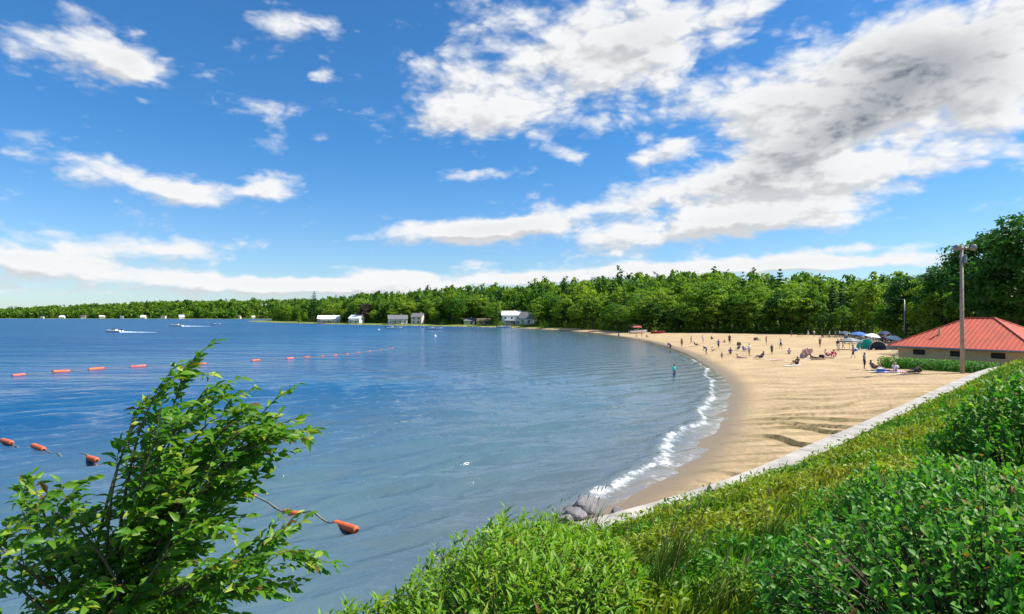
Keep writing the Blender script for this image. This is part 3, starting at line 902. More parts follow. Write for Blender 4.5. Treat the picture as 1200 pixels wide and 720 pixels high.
# ---- grass and weeds on the bank
def grass():
    r = np.random.default_rng(9)
    n = 150000
    # sample in view, denser near the viewer
    y = 2.2 * (58 / 2.2) ** (r.random(n) ** .85); x = (r.random(n) * 1.95 - .72) * y * .95
    z, sd, _, b = height(x, y, True)
    dw = pdist(x, y, WALL, False)
    ok = b & (sd > .3) & (dw > .58)
    x, y, z, dw, sd = x[ok], y[ok], z[ok], dw[ok], sd[ok]
    n = len(x)
    pat = fbm(x * .55 + 4, y * .55, 3); cl = fbm(x * 2.3, y * 2.3 + 8, 2)
    keep = r.random(n) < np.clip(.25 + 1.2 * cl, 0, 1)
    x, y, z, dw, pat, cl = x[keep], y[keep], z[keep], dw[keep], pat[keep], cl[keep]; n = len(x)
    h = (.08 + .24 * cl * r.random(n) + .07 * r.random(n)) * (.55 + .45 * sstep(dw, .6, 2.0)) * (1 + .012 * y)
    w = (.006 + .006 * r.random(n)) * (1 + .16 * y)
    a = r.random(n) * 6.283; lean = np.stack([.35 + r.normal(0, .35, n), r.normal(0, .35, n)], 1) * h[:, None]
    ca, sa = np.cos(a) * w, np.sin(a) * w
    v = np.zeros((n, 5, 3))
    v[:, 0] = np.stack([x - ca, y - sa, z - .02], 1); v[:, 1] = np.stack([x + ca, y + sa, z - .02], 1)
    mx, my = x + lean[:, 0] * .35, y + lean[:, 1] * .35
    v[:, 2] = np.stack([mx + ca * .7, my + sa * .7, z + h * .6], 1); v[:, 3] = np.stack([mx - ca * .7, my - sa * .7, z + h * .6], 1)
    v[:, 4] = np.stack([x + lean[:, 0], y + lean[:, 1], z + h], 1)
    f = np.array([(0, 1, 2), (0, 2, 3), (3, 2, 4)])
    F = (f[None] + (np.arange(n) * 5)[:, None, None]).reshape(-1, 3)
    tint = np.clip((pat - .5) * 2.6 + .58 + r.normal(0, .15, n), 0, 1)
    me = mesh_np('bank_grass', v.reshape(-1, 3), F, False, {'tint': np.repeat(tint, 5)})
    m = leaf_mat('bank_grass_blade', (.070, .235, .014), (.25, .35, .020), (.31, .32, .03), .35, .25, by='tint', rough=.6)
    tag(link('bank_grass', me, m), 'rough green and yellow grass covering the bank below the wall', 'grass', kind='stuff')
    # leafy weeds between the grasses
    k = np.concatenate([r.permutation(n)] * 2)
    k = k[(cl[k] > .47)][:62000]
    nl = len(k)
    hh = r.random(nl) * .36 + .05
    p = np.stack([x[k] + r.normal(0, .05, nl), y[k] + r.normal(0, .05, nl), z[k] + hh * cl[k]], 1)
    d = unit(r.normal(0, 1, (nl, 3)) * np.array([[1, 1, .5]]) + np.array([[.3, 0, .35]])); nn = unit(r.normal(0, .5, (nl, 3)) + np.array([[0, 0, 1]]))
    rot = frames(d, nn); s = (.045 + .05 * r.random(nl)) * (1 + .035 * y[k])
    lv, lf = OVATE
    vv = np.einsum('nij,kj->nki', rot, lv) * s[:, None, None] + p[:, None, :]
    ff = (lf[None] + (np.arange(nl) * 8)[:, None, None]).reshape(-1, 3)
    me = mesh_np('bank_weeds', vv.reshape(-1, 3), ff, True, {'tint': np.repeat(np.clip(tint[k] * .8 + r.normal(0, .1, nl), 0, 1), 8)})
    m = leaf_mat('weed_leaf', (.050, .21, .014), (.28, .34, .02), None, .42, .3, by='tint')
    tag(link('bank_weeds', me, m), 'small leafy weeds scattered through the bank grass', 'weeds', kind='stuff')


grass()


def seed_tuft(px, py, D, label, seed, n=46, hh=.75, mat=None):
    r = np.random.default_rng(seed); p = at_depth(px, py, D); z = H(p.x, p.y)
    root = thing('grass_tuft', label, 'grass tuft', (p.x, p.y, z), 0, 'tall grass tufts on the bank')
    mb = MB()
    for _ in range(n):
        a = r.random() * 6.28; q = r.random() * .22; h = hh * (.55 + .5 * r.random()); l = r.normal(.18, .13); m = r.normal(0, .1)
        b = Vector((math.cos(a) * q, math.sin(a) * q, -.03))
        w = .006
        pts = [b, b + Vector((l * .3, m * .3, h * .55)), b + Vector((l, m, h))]
        mb.tube(pts, [w, w * .8, .001], 3, False)
    mb.build('blades', mat, root)
    hd = MB()
    for _ in range(n // 9):
        a = r.random() * 6.28; q = r.random() * .2; h = hh * (.8 + .4 * r.random()); l = r.normal(.2, .12); m = r.normal(0, .1)
        b = Vector((math.cos(a) * q, math.sin(a) * q, 0)); t = b + Vector((l, m, h))
        hd.tube([b, b + Vector((l * .4, m * .4, h * .6)), t], [.003, .003, .002], 3, False)
        hd.tube([t, t + Vector((.02, 0, .05)), t + Vector((.05, 0, .10))], [.003, .012, .001], 4, False)
    hd.build('seed_heads', M['seed'], root)


M['seed'] = plain('dry_seed_head', (.33, .30, .10), .8, (.28, .20, .06), 20)
M['tuft'] = leaf_mat('tuft_blade', (.10, .24, .03), (.24, .28, .05), None, .3, .25)
for k, (px, py, D, n, hh) in enumerate([(765, 690, 6.2, 60, .8), (790, 680, 6.8, 60, .85), (740, 650, 7.6, 40, .6), (690, 620, 11.5, 40, .9), (660, 610, 12.0, 36, .9), (640, 605, 12.5, 30, .95), (830, 700, 5.6, 50, .55), (900, 640, 7.6, 50, .6)]):
    seed_tuft(px, py, D, ['tuft of tall reddish grass just right of the pale shrub', 'second tuft of tall grass right of the pale shrub', 'low grass tuft behind the pale shrub', 'thin grass tuft by the near end of the wall',
              'thin grass tuft among the rocks by the wall end', 'leftmost thin grass tuft above the water', 'short grass tuft at the bottom edge beside the dark shrub', 'grass tuft on the bank left of the dark shrubs'][k], 50 + k, n, hh, M['tuft'])


# ================================================================== trees of the wood
def clump_crown(rx, rz, zc, nclump, per, leaf, seed, droop=.25, irregular=.28):
    r = np.random.default_rng(seed)
    a = r.random(nclump) * 6.283; u = r.random(nclump) * 1.75 - .75            # more above than below
    u = np.clip(u, -1, 1); q = np.sqrt(1 - u ** 2)
    rad = (.62 + .38 * r.random(nclump) ** .5) * (1 - irregular * r.random(nclump))
    c = np.stack([np.cos(a) * q * rx * rad, np.sin(a) * q * rx * rad, zc + u * rz * rad], 1)
    cr = rx * (.24 + .20 * r.random(nclump))
    d = unit(r.normal(0, 1, (nclump, per, 3)).reshape(-1, 3)).reshape(nclump, per, 3)
    d[:, :, 2] = np.where(d[:, :, 2] < -.25, -d[:, :, 2] * .8, d[:, :, 2])
    rr = .55 + .5 * r.random((nclump, per, 1))
    p = c[:, None, :] + d * rr * cr[:, None, None] * np.array([1, 1, .72])
    p = p.reshape(-1, 3); dn = d.reshape(-1, 3)
    return quads(p, dn, leaf, r, droop)


def quads(p, dn, leaf, r, droop=.25):
    n = len(p)
    nn = unit(dn + r.normal(0, .55, (n, 3)) + np.array([[0, 0, .35]]))
    x = unit(np.cross(nn, r.normal(0, 1, (n, 3)))); y = np.cross(nn, x)
    s = (leaf * (.6 + .8 * r.random(n)))[:, None]
    v = np.stack([p - x * s * .75, p - y * s * .42 - nn * s * .1, p + x * s * .75 - np.array([0, 0, droop]) * s, p + y * s * .42 - nn * s * .1], 1)
    return v


def pine_crown(h, rx, z0, tiers, per, leaf, seed, ragged=.3):
    r = np.random.default_rng(seed); out = []
    P = []; D = []
    for k in range(tiers):
        t = k / (tiers - 1); z = z0 + (h - z0) * t; rad = rx * (1 - t) ** .8 * (1 - ragged * r.random()) + .25
        nb = 6 if t < .8 else 4
        a0 = r.random() * 6.28
        for b in range(nb):
            a = a0 + 6.283 * b / nb + r.normal(0, .2); L = rad * (.7 + .5 * r.random())
            m = max(4, int(per * (L / rx) + 3))
            q = r.random(m) ** .7
            c = np.stack([np.cos(a) * q * L, np.sin(a) * q * L, z - .12 * q * L + .22 * (q * L) ** 2 / max(rx, 1) + r.normal(0, .12, m)], 1) + r.normal(0, .16 * (.4 + L * .25), (m, 3))
            P.append(c); D.append(np.tile(np.array([[math.cos(a) * .4, math.sin(a) * .4, .8]]), (m, 1)))
    p = np.concatenate(P); d = np.concatenate(D)
    return quads(p, d, leaf, r, .15)


def quad_mesh(name, v):
    n = len(v); return mesh_np(name, v.reshape(-1, 3), np.arange(4 * n).reshape(n, 4), False)


def trunk_mesh(h, rad, zc, rx, seed, nb=7):
    r = np.random.default_rng(seed); mb = MB()
    top = Vector((r.normal(0, .25), r.normal(0, .25), h * .86))
    mb.tube([(0, 0, -.6), (0, 0, .0), (r.normal(0, .1), r.normal(0, .1), h * .4), top], [rad * 1.5, rad * 1.15, rad * .75, rad * .15], 7)
    for k in range(nb):
        t = .28 + .5 * k / nb; a = r.random() * 6.28; p = Vector((0, 0, h * t)); L = rx * (.55 + .3 * r.random())
        mb.tube([p, p + Vector((math.cos(a) * L * .5, math.sin(a) * L * .5, L * .35)), p + Vector((math.cos(a) * L, math.sin(a) * L, L * .75))], [rad * .45, rad * .3, rad * .08], 5)
    return mb.mesh('trunk', True)


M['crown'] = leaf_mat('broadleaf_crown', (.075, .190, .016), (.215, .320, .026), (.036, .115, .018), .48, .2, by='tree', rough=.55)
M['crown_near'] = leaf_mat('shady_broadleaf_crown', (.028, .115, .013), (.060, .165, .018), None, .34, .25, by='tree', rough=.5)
M['pine'] = leaf_mat('pine_crown', (.022, .075, .016), (.045, .105, .020), None, .15, .15, by='tree', rough=.6)
M['purple'] = leaf_mat('purple_leaf_crown', (.030, .018, .022), (.045, .020, .028), None, .2, .2, by='tree')

M['crown_lime'] = leaf_mat('lime_green_crown', (.18, .30, .02), (.25, .36, .03), None, .46, .2, by='tree')
BROAD = []
for k in range(5):
    rx = 4.1 + .35 * k % 1.1; hh = 14.0 + (k * 1.7) % 3
    v = clump_crown(rx, hh * .45, hh * .52, 64, 44, .44, 100 + k)
    BROAD.append((quad_mesh('crown', v), trunk_mesh(hh, .24, hh * .5, rx, 130 + k), hh))
PINES = []
for k in range(3):
    hh = 17.0 + k; v = pine_crown(hh, 3.1 + .3 * k, 4.0, 15, 24, .42, 160 + k)
    PINES.append((quad_mesh('crown', v), trunk_mesh(hh, .22, hh * .5, 1.0, 170 + k, 3), hh))
for me, tr, _ in BROAD: me.materials.append(M['crown']); tr.materials.append(M['bark'])
for me, tr, _ in PINES: me.materials.append(M['pine']); tr.materials.append(M['bark'])


def tree(name, label, kind, x, y, h, wid=1.0, group=None, mat=None, rz=None):
    me, tr, hh = kind
    s = h / hh
    root = thing(name, label, 'tree', (x, y, H(x, y) - .1), random.random() * 6.28 if rz is None else rz, group)
    root.scale = (s * wid, s * wid, s)
    if mat: link_m('crown', me, mat, root)
    else: link('crown', me, None, root)
    link('trunk', tr, None, root)
    return root


def screen(x, y): return CX + FPX * x / y


def tl_walk(poly, step):
    """points every `step` metres along a line, with inward normals"""
    out = []
    for a, b in zip(poly[:-1], poly[1:]):
        a = Vector((a[0], a[1])); b = Vector((b[0], b[1])); d = b - a; L = d.length; d.normalize(); n = Vector((d.y, -d.x))
        s = 0
        while s < L: out.append((a + d * s, n)); s += step
    return out


HOUSE_SPOTS = []      # (x, y, radius) kept free of trees


def zone_text(px):
    if px < 345: return 'at the tip of the point'
    if px < 440: return 'behind the two left cottages'
    if px < 545: return 'behind the grey-roofed cottages'
    if px < 640: return 'behind the tall white house'
    if px < 735: return 'left of the red-topped boat'
    if px < 830: return 'right of the red-topped boat'
    if px < 930: return 'behind the middle of the beach'
    if px < 1030: return 'behind the shaded crowd'
    return 'behind the red-roofed pavilion'


def rowtext(k): return ('front-row', 'second-row', 'third-row', 'fourth-row')[k]


HOUSES = [  # px centre, py base, depth, width, depth of house, wall height, roof rise, yaw, wall mat, roof mat, label
    (386, 379, 540, 19, 9, 4.0, 2.6, .15, 'cream', 'white', 'long peach cottage with a pale roof, left of the white ones on the point'),
    (418, 378.5, 508, 10, 8, 4.2, 2.6, -.3, 'white', 'white', 'small white cottage beside the purple-leaved tree'),
    (466, 378, 462, 14, 9, 3.8, 2.8, .25, 'white', 'greyroof', 'wide white cottage with a grey roof and porch on the point'),
    (490, 377.5, 450, 8, 8, 5.2, 2.6, -.2, 'cream', 'greyroof', 'narrow cream cottage right of the wide grey-roofed one'),
    (550, 379, 416, 7, 6, 2.4, 1.7, .1, 'white', 'greyroof', 'tiny white shed by the shore left of the dark boathouse'),
    (567, 380, 408, 9, 6, 2.0, 1.8, .1, 'tan', 'brownroof', 'low dark-roofed boathouse left of the tall white house'),
    (599, 377, 384, 12, 8, 6.0, 2.4, .1, 'white', 'white', 'tall white two-storey house at the shore'),
    (619, 378, 380, 9, 8, 3.4, 3.6, -.35, 'white', 'greyroof', 'white gabled house right of the tall white house'),
]
for hs in HOUSES:
    D = hs[2]; X = (hs[0] - CX) / FPX * D; HOUSE_SPOTS.append((X, D, hs[3] * .62 + 3))


def front_clear(x, y):
    """keep the line of sight to each house open"""
    for hx, hy, hr in HOUSE_SPOTS:
        if y < hy + 4 and abs(x * hy / y - hx) < hr - 4.5: return False
        if math.hypot(x - hx, y - hy) < hr: return False
    return True


def plant_front_rows():
    r = random.Random(4); cnt = 0; placed = []
    # beach side (dense) then the point
    lines = [(TREELINE[3:11], 6.0, (3, 9, 16, 24)), (TREELINE[10:], 8.6, (3, 13))]
    for li, (ln, step, rows) in enumerate(lines):
        for k, off in enumerate(rows):
            for p, n in tl_walk(ln, step * (1 + .06 * k)):
                q = p + n * (off + r.uniform(-2.2, 2.2)) + Vector((r.uniform(-2, 2), r.uniform(-2, 2)))
                if not inpoly(np.array([q.x]), np.array([q.y]), FOREST)[0]: continue
                px = screen(q.x, q.y)
                if px > 1240 or q.y < 60: continue
                if li == 1 and not front_clear(q.x, q.y): continue
                if cnt >= 292: return placed
                pine = r.random() < (.12 if k < 2 else .25)
                kd = r.choice(PINES) if pine else r.choice(BROAD)
                h = r.choice((r.uniform(7.5, 11), r.uniform(11, 14), r.uniform(12, 16))) + (2.0 * k if li == 0 else 2 * k)
                if k == 0 and r.random() < .35: h *= .72
                h *= 1.32 if li == 1 else .92
                if 345 < px < 545 and li == 1: h *= 1.0
                if pine: h *= 1.12
                nm = 'pine_tree' if pine else 'broadleaf_tree'; lime = (not pine) and r.random() < (.50 if li == 1 else .16)
                lab = '%s %s %s' % (rowtext(k), 'dark pine' if pine else ('pale lime-green tree' if lime else 'green broadleaf'), zone_text(px))
                tree(nm, lab, kd, q.x, q.y, h, r.uniform(.92, 1.25), 'trees %s' % zone_text(px), M['crown_lime'] if lime else None)
                placed.append((q.x, q.y)); cnt += 1
    return placed


plant_front_rows()

# single trees that stand out
kb = BROAD[1]


def tree_px(name, label, kind, px, D, top_py, wid, mat=None, group=None):
    x = (px - CX) / FPX * D; z = H(x, D); h = CAMZ + (HOR - top_py) * D / FPX - z
    return tree(name, label, kind, x, D, h, wid, group, mat)


tree_px('broadleaf_tree', 'round lime-green tree over the roof of the wide grey-roofed cottage', BROAD[0], 480, 475, 352, 1.3, M['crown_lime'])
tree_px('broadleaf_tree', 'small dark purple-leaved tree beside the small white cottage', BROAD[2], 428, 512, 353, 1.1, M['purple'])
tree_px('broadleaf_tree', 'bright green conical tree at the shore left of the peach cottage', PINES[0], 350, 560, 364, 1.5, M['crown_lime'])
tree_px('broadleaf_tree', 'lime-green tree at the shore between the cottages and the shed', BROAD[3], 537, 420, 356, 1.0, M['crown_lime'])
tree_px('broadleaf_tree', 'lime-green tree right beside the dark boathouse', BROAD[4], 575, 414, 358, 1.0, M['crown_lime'])
tree_px('pine_tree', 'tall pine standing above the tip of the wooded point', PINES[1], 368, 600, 342, 1.5)

# big shady trees at the right edge
BIG = []
for k in range(2):
    v = clump_crown(6.4, 8.2, 11.6, 150, 74, .40, 200 + k, .3, .34)
    BIG.append((quad_mesh('crown', v), trunk_mesh(20, .42, 10, 6, 210 + k, 12), 20.0))
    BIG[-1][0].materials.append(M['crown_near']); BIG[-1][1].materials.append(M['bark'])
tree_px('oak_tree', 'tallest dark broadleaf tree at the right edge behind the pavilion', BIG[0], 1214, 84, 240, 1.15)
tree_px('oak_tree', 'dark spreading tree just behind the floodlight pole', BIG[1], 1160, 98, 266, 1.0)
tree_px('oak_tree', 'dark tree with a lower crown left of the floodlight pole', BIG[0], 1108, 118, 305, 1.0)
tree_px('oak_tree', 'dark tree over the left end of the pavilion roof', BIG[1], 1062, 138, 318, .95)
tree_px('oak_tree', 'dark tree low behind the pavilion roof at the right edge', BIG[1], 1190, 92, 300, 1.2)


# ---- the rest of the wood, too deep to tell its trees apart
def woodland():
    r = np.random.default_rng(77)
    base = []
    for k in range(4): base.append(clump_crown(1.0, .95, .62, 26, 13, .17, 300 + k, .25))
    for k in range(2): base.append(pine_crown(2.3, .55, .3, 9, 5, .16, 320 + k))
    P = []; T = []
    # points: band behind the front rows
    n = 30000
    x = r.uniform(-420, 420, n); y = r.uniform(80, 900, n)
    inn = inpoly(x, y, FOREST); d = pdist(x, y, TREELINE, False)
    px = CX + FPX * x / y
    lo = np.where(y > 300, 10, 26)
    ok = inn & (d > lo) & (d < 190) & (px > 290) & (px < 1260)
    x, y, d = x[ok], y[ok], d[ok]
    # thin out with a grid so that crowns keep a distance
    cell = {}
    for i in range(len(x)):
        c = (int(x[i] / 8.2), int(y[i] / 8.2))
        if c not in cell and (front_clear(x[i], y[i]) or d[i] > 40): cell[c] = i
    id1 = np.array(list(cell.values()))
    X = x[id1]; Y = y[id1]; D1 = d[id1]
    order = np.argsort(D1)[:1500]
    X, Y = X[order], Y[order]
    Hh = r.choice([11.5, 14.0, 16.5, 19.0], len(X), p=[.3, .35, .25, .1]) * r.uniform(.88, 1.1, len(X)) * (.86 + .36 * sstep(Y, 260, 400)); kd = r.choice(6, len(X), p=[.2, .2, .19, .19, .11, .11])
    # far shore
    n = 9000
    x = r.uniform(-2600, -330, n); y = r.uniform(1400, 2450, n)
    ok = inpoly(x, y, FARWOOD) & (pdist(x, y, FARWOOD) < 190) & (CX + FPX * x / y > -60)
    x, y = x[ok][:1500], y[ok][:1500]
    X2, Y2 = x, y; H2 = r.uniform(17, 27, len(x)); k2 = r.choice(6, len(x), p=[.2, .2, .2, .2, .1, .1])
    for (xx, yy, hh, kk, far) in ((X, Y, Hh, kd, False), (X2, Y2, H2, k2, True)):
        zz = height(xx, yy)
        vs = []; ts = []
        for i in range(len(xx)):
            b = base[kk[i]]
            if far: b = b[r.permutation(len(b))[:110]]; grow = 1.9
            else: grow = 1.0
            s = hh[i] / (1.62 if kk[i] < 4 else 2.35); a = r.random() * 6.283; ca, sa = math.cos(a), math.sin(a)
            wq = s * (.62 if kk[i] < 4 else .95) * (1.3 if far else 1.0)
            c = b.mean(1, keepdims=True); bb = c + (b - c) * grow
            q = np.empty_like(bb)
            q[..., 0] = (bb[..., 0] * ca - bb[..., 1] * sa) * wq + xx[i]; q[..., 1] = (bb[..., 0] * sa + bb[..., 1] * ca) * wq + yy[i]; q[..., 2] = bb[..., 2] * s + zz[i]
            vs.append(q); tt = r.random() * .8 if kk[i] < 4 else .97
            ts.append(np.full(len(q) * 4, tt))
        v = np.concatenate(vs); t = np.concatenate(ts)
        me = mesh_np('woodland', v.reshape(-1, 3), np.arange(4 * len(v)).reshape(-1, 4), False, {'tint': t})
        nm, lab = ('far_woodland', 'distant green woodland along the far shore on the left') if far else ('woodland', 'deep green woodland rising behind the front rows of trees')
        tag(link(nm, me, M['wood']), lab, 'woodland', kind='stuff')


M['wood'] = leaf_mat('woodland_leaves', (.068, .170, .018), (.205, .300, .028), (.034, .100, .020), .46, .15, by='tint', rough=.6)
woodland()


# ---- undergrowth that closes the foot of the wood
def undergrowth():
    r = np.random.default_rng(15); P = []; D = []
    for p, n in [(p, n) for p, n in tl_walk(TREELINE[3:], 1.2)] + [(p + n * 4, n) for p, n in tl_walk(TREELINE[3:], 1.6)]:
        if not front_clear(p.x, p.y) or CX + FPX * p.x / p.y > 1230: continue
        h = r.uniform(1.6, 5.2); m = 60; c = np.array([p.x + n.x * 1.8, p.y + n.y * 1.8, 0]) + np.array([r.normal(0, .7), r.normal(0, .7), 0])
        z = H(c[0], c[1]); d = unit(r.normal(0, 1, (m, 3))); d[:, 2] = np.abs(d[:, 2])
        P.append(c + np.array([0, 0, z]) + d * np.array([1.5, 1.5, h]) * r.uniform(.6, 1, (m, 1))); D.append(d)
    p = np.concatenate(P); v = quads(p, np.concatenate(D), .34, r)
    me = mesh_np('undergrowth', v.reshape(-1, 3), np.arange(4 * len(v)).reshape(-1, 4), False, {'tint': np.repeat(np.clip(fbm(p[:, 0] * .1, p[:, 1] * .1, 2) * 1.3 - .2, 0, .8), 4)})
    tag(link('undergrowth', me, M['wood']), 'leafy undergrowth along the foot of the wood behind the beach', 'undergrowth', kind='stuff')


undergrowth()


# ================================================================== rocks at the end of the wall
def rock(px, py, D, size, label, seed):
    r = np.random.default_rng(seed); p = at_depth(px, py, D); z = max(H(p.x, p.y), -.1)
    bm = bmesh.new(); bmesh.ops.create_icosphere(bm, subdivisions=3, radius=1.0)
    cuts = [(Vector(r.normal(0, 1, 3)).normalized(), r.uniform(.55, .85)) for _ in range(9)]
    for v in bm.verts:
        for n, d in cuts:
            e = v.co.dot(n) - d
            if e > 0: v.co -= n * e * .92
        v.co = Vector((v.co.x * size * r.uniform(.99, 1.01), v.co.y * size * .8, v.co.z * size * .62))
    me = bpy.data.meshes.new('rock'); bm.to_mesh(me); bm.free()
    o = link('rock', me, M['rock']); o.location = (p.x, p.y, z + size * .22); o.rotation_euler = (0, 0, r.random() * 6)
    tag(o, label, 'rock', 'rocks at the near end of the wall')


for k, a in enumerate([(690, 590, 20.6, .60, 'upright grey boulder where the wall meets the water'), (674, 600, 19.9, .45, 'grey rock left of the upright boulder'), (712, 606, 18.6, .42, 'dark slab of rock leaning on the wall end'),
                       (660, 608, 19.4, .40, 'leftmost grey rock at the waterline'), (722, 600, 20.0, .32, 'small rock between boulder and wall'), (698, 615, 17.8, .36, 'brownish rock half hidden in grass below the wall end'), (646, 612, 19.0, .32, 'low wet rock nearest the pale shrub')]):
    rock(*a, 400 + k)


# ================================================================== swim line floats
def float_proto():
    L, rd = 1.0, .15
    b = MB(); Mx = Matrix.Rotation(math.pi / 2, 4, 'Y')
    b.lathe([(.03, -.50), (.10, -.50), (.145, -.465), (.15, -.42), (.15, -.05), (.155, -.03), (.155, .03), (.15, .05), (.15, .42), (.145, .465), (.10, .50), (.03, .50)], 18, Mx)
    body = b.mesh('body', True)
    c = MB(); c.lathe([(.02, -.03), (.055, -.03), (.055, .03), (.02, .03)], 12, Matrix.Translation((-.52, 0, 0)) @ Mx)
    c2 = MB(); c2.lathe([(.02, -.03), (.055, -.03), (.055, .03), (.02, .03)], 12, Matrix.Translation((.52, 0, 0)) @ Mx)
    return body, c.mesh('end_cap'), c2.mesh('end_cap')


FB, FC, FC2 = float_proto()


def swim_line(px_list, length, label, group, mats, rope_name):
    pts = [on_plane(px, py) for px, py in px_list]
    for i, p in enumerate(pts):
        a = pts[max(i - 1, 0)]; b = pts[min(i + 1, len(pts) - 1)]; d = b - a
        l = length if not hasattr(length, '__len__') else length[i]
        t = thing('swim_float', label[i], 'float', (p.x, p.y, wave_z(p.x, p.y) + .05), math.atan2(d.y, d.x) + random.uniform(-.12, .12), group)
        t.rotation_euler = (random.uniform(-.05, .05), random.uniform(-.05, .05), t.rotation_euler.z)
        t.scale = (l, l * .62 + .1, l * .62 + .1)
        m = mats[i % len(mats)]
        link_m('body', FB, m, t); link_m('end_cap', FC, M['black'], t); link_m('end_cap', FC2, M['black'], t)
    mb = MB(); cur = []
    for a, b in zip(pts[:-1], pts[1:]):
        for t in np.linspace(0, 1, 15, endpoint=False): q = a.lerp(b, t); cur.append((q.x, q.y, wave_z(q.x, q.y) + .02))
    cur.append((pts[-1].x, pts[-1].y, wave_z(pts[-1].x, pts[-1].y) + .02))
    tag(mb.tube(cur, .022, 5).build('float_rope', M['rope']), rope_name, 'rope')


swim_line([(-30, 514), (8, 520), (45, 527), (107, 540), (163, 551), (230, 567), (290, 583), (345, 600), (405, 617)], [1.25, 1.25, 1.25, 1.15, 1.1, 1.05, 1.0, 1.0, 1.15],
          ['float of the near line at the left picture edge', 'orange float of the near line, at the left edge of the water', 'second orange float of the near line from the left edge', 'orange float left of the sapling leaves', 'orange float behind the left side of the sapling',
           'float hidden behind the middle of the sapling', 'float behind the right side of the sapling', 'orange float half covered by the sapling, right side', 'rightmost orange float of the near line by the shrub'],
          'floats of the near swim line', [M['orange']], 'rope joining the near line of orange floats')
FAR_LINE = [(22, 440), (72, 436), (113, 433), (162, 430), (235, 427), (300, 423), (340, 420.5), (360, 419.3), (378, 418), (393, 416.8), (407, 415.4), (420, 413.8), (433, 412), (446, 410.3), (460, 408.5)]
swim_line(FAR_LINE, [1.3, 1.8, 1.8, 1.7, 1.5, 1.4, 1.3, 1.0, .7, .7, .7, .7, .7, .7, .7],
          ['faded red float at the left end of the far swim line', 'second float from the left of the far swim line', 'third float from the left of the far swim line', 'float of the far swim line just left of the sapling top', 'float of the far line behind the sapling top',
           'first orange float of the far line right of the sapling', 'second orange float of the far line right of the sapling', 'third orange float of the far line right of the sapling'] + ['small float at the distant right end of the far swim line'] * 7,
          'floats of the far swim line', [M['redfloat'], M['orange'], M['orange']], 'rope joining the far line of floats')


# ================================================================== boats
def boat(px, py, L, label, yaw, hull=None, cabin=True, z=0.0, pos=None):
    p = pos or on_plane(px, py)
    t = thing('motor_boat', label, 'boat', (p.x, p.y, z), yaw)
    W = L * .36; n = 9; vs = []; fs = []
    for i in range(n):
        u = i / (n - 1); x = (u - .5) * L; w = W * .5 * (1 - max(0, (u - .45) / .55) ** 2.2) + .02; sh = .62 + .30 * u ** 2
        k = -.28 + .35 * max(0, u - .75) / .25 * 1.2
        for (yy, zz) in ((w, sh * L / 6), (w * .86, .18 * L / 6), (w * .25 + .01, k), (-w * .25 - .01, k), (-w * .86, .18 * L / 6), (-w, sh * L / 6)): vs.append((x, yy, zz))
    for i in range(n - 1):
        for j in range(5): fs.append((i * 6 + j, i * 6 + j + 1, (i + 1) * 6 + j + 1, (i + 1) * 6 + j))
    fs.append(tuple(range(6))); fs.append(tuple(reversed(range((n - 1) * 6, n * 6))))
    MB().add(vs, fs).build('hull', hull or M['gelcoat'], t, True)
    d = MB(); dv = []; df = []
    for i in range(n):
        x, y, zz = vs[i * 6]; dv += [(x, y * .93, zz - .05), (x, -y * .93, zz - .05)]
    for i in range(n - 1): df.append((i * 2, i * 2 + 1, i * 2 + 3, i * 2 + 2))
    d.add(dv, df).build('deck', M['gelcoat'], t)
    k = L / 6
    if cabin:
        MB().add([(.2 * k, -.8 * k, .72 * k), (.2 * k, .8 * k, .72 * k), (-.15 * k, .7 * k, 1.35 * k), (-.15 * k, -.7 * k, 1.35 * k), (.25 * k, -.8 * k, .72 * k), (.25 * k, .8 * k, .72 * k), (-.1 * k, .7 * k, 1.35 * k), (-.1 * k, -.7 * k, 1.35 * k)],
                 [(0, 1, 2, 3), (7, 6, 5, 4), (0, 4, 5, 1), (1, 5, 6, 2), (2, 6, 7, 3), (3, 7, 4, 0)]).build('windscreen', M['glass'], t)
    MB().box((-.9 * k, 0, .75 * k), (.55 * k, 1.3 * k, .45 * k)).build('seat', M['cream'], t)
    mo = MB(); mo.box((-3.12 * k, 0, .85 * k), (.36 * k, .34 * k, .5 * k)); mo.box((-3.1 * k, 0, .3 * k), (.16 * k, .12 * k, .8 * k)); mo.build('outboard_motor', M['black'], t)
    MB().tube([(2.95 * k, 0, .9 * k), (2.2 * k, .75 * k, 1.05 * k), (1.2 * k, 1.0 * k, 1.0 * k)], .02 * k, 5).build('rail', M['metal'], t)
    return t


boat(133, 389.6, 7.0, 'white speedboat trailing a long wake left of the others', math.pi - .1)
boat(206, 382.6, 8.5, 'white motorboat under way in the middle of the left water', math.pi + .1)
boat(254, 380.6, 7.0, 'small white boat right of the two speedboats', .3)
boat(463, 386, 9.0, 'white motorboat moored below the wide grey-roofed cottage', .1)
boat(510, 386.5, 8.0, 'white boat moored right of the narrow cream cottage', .05)
boat(591, 384.5, 8.5, 'white boat moored in front of the tall white house', .0)


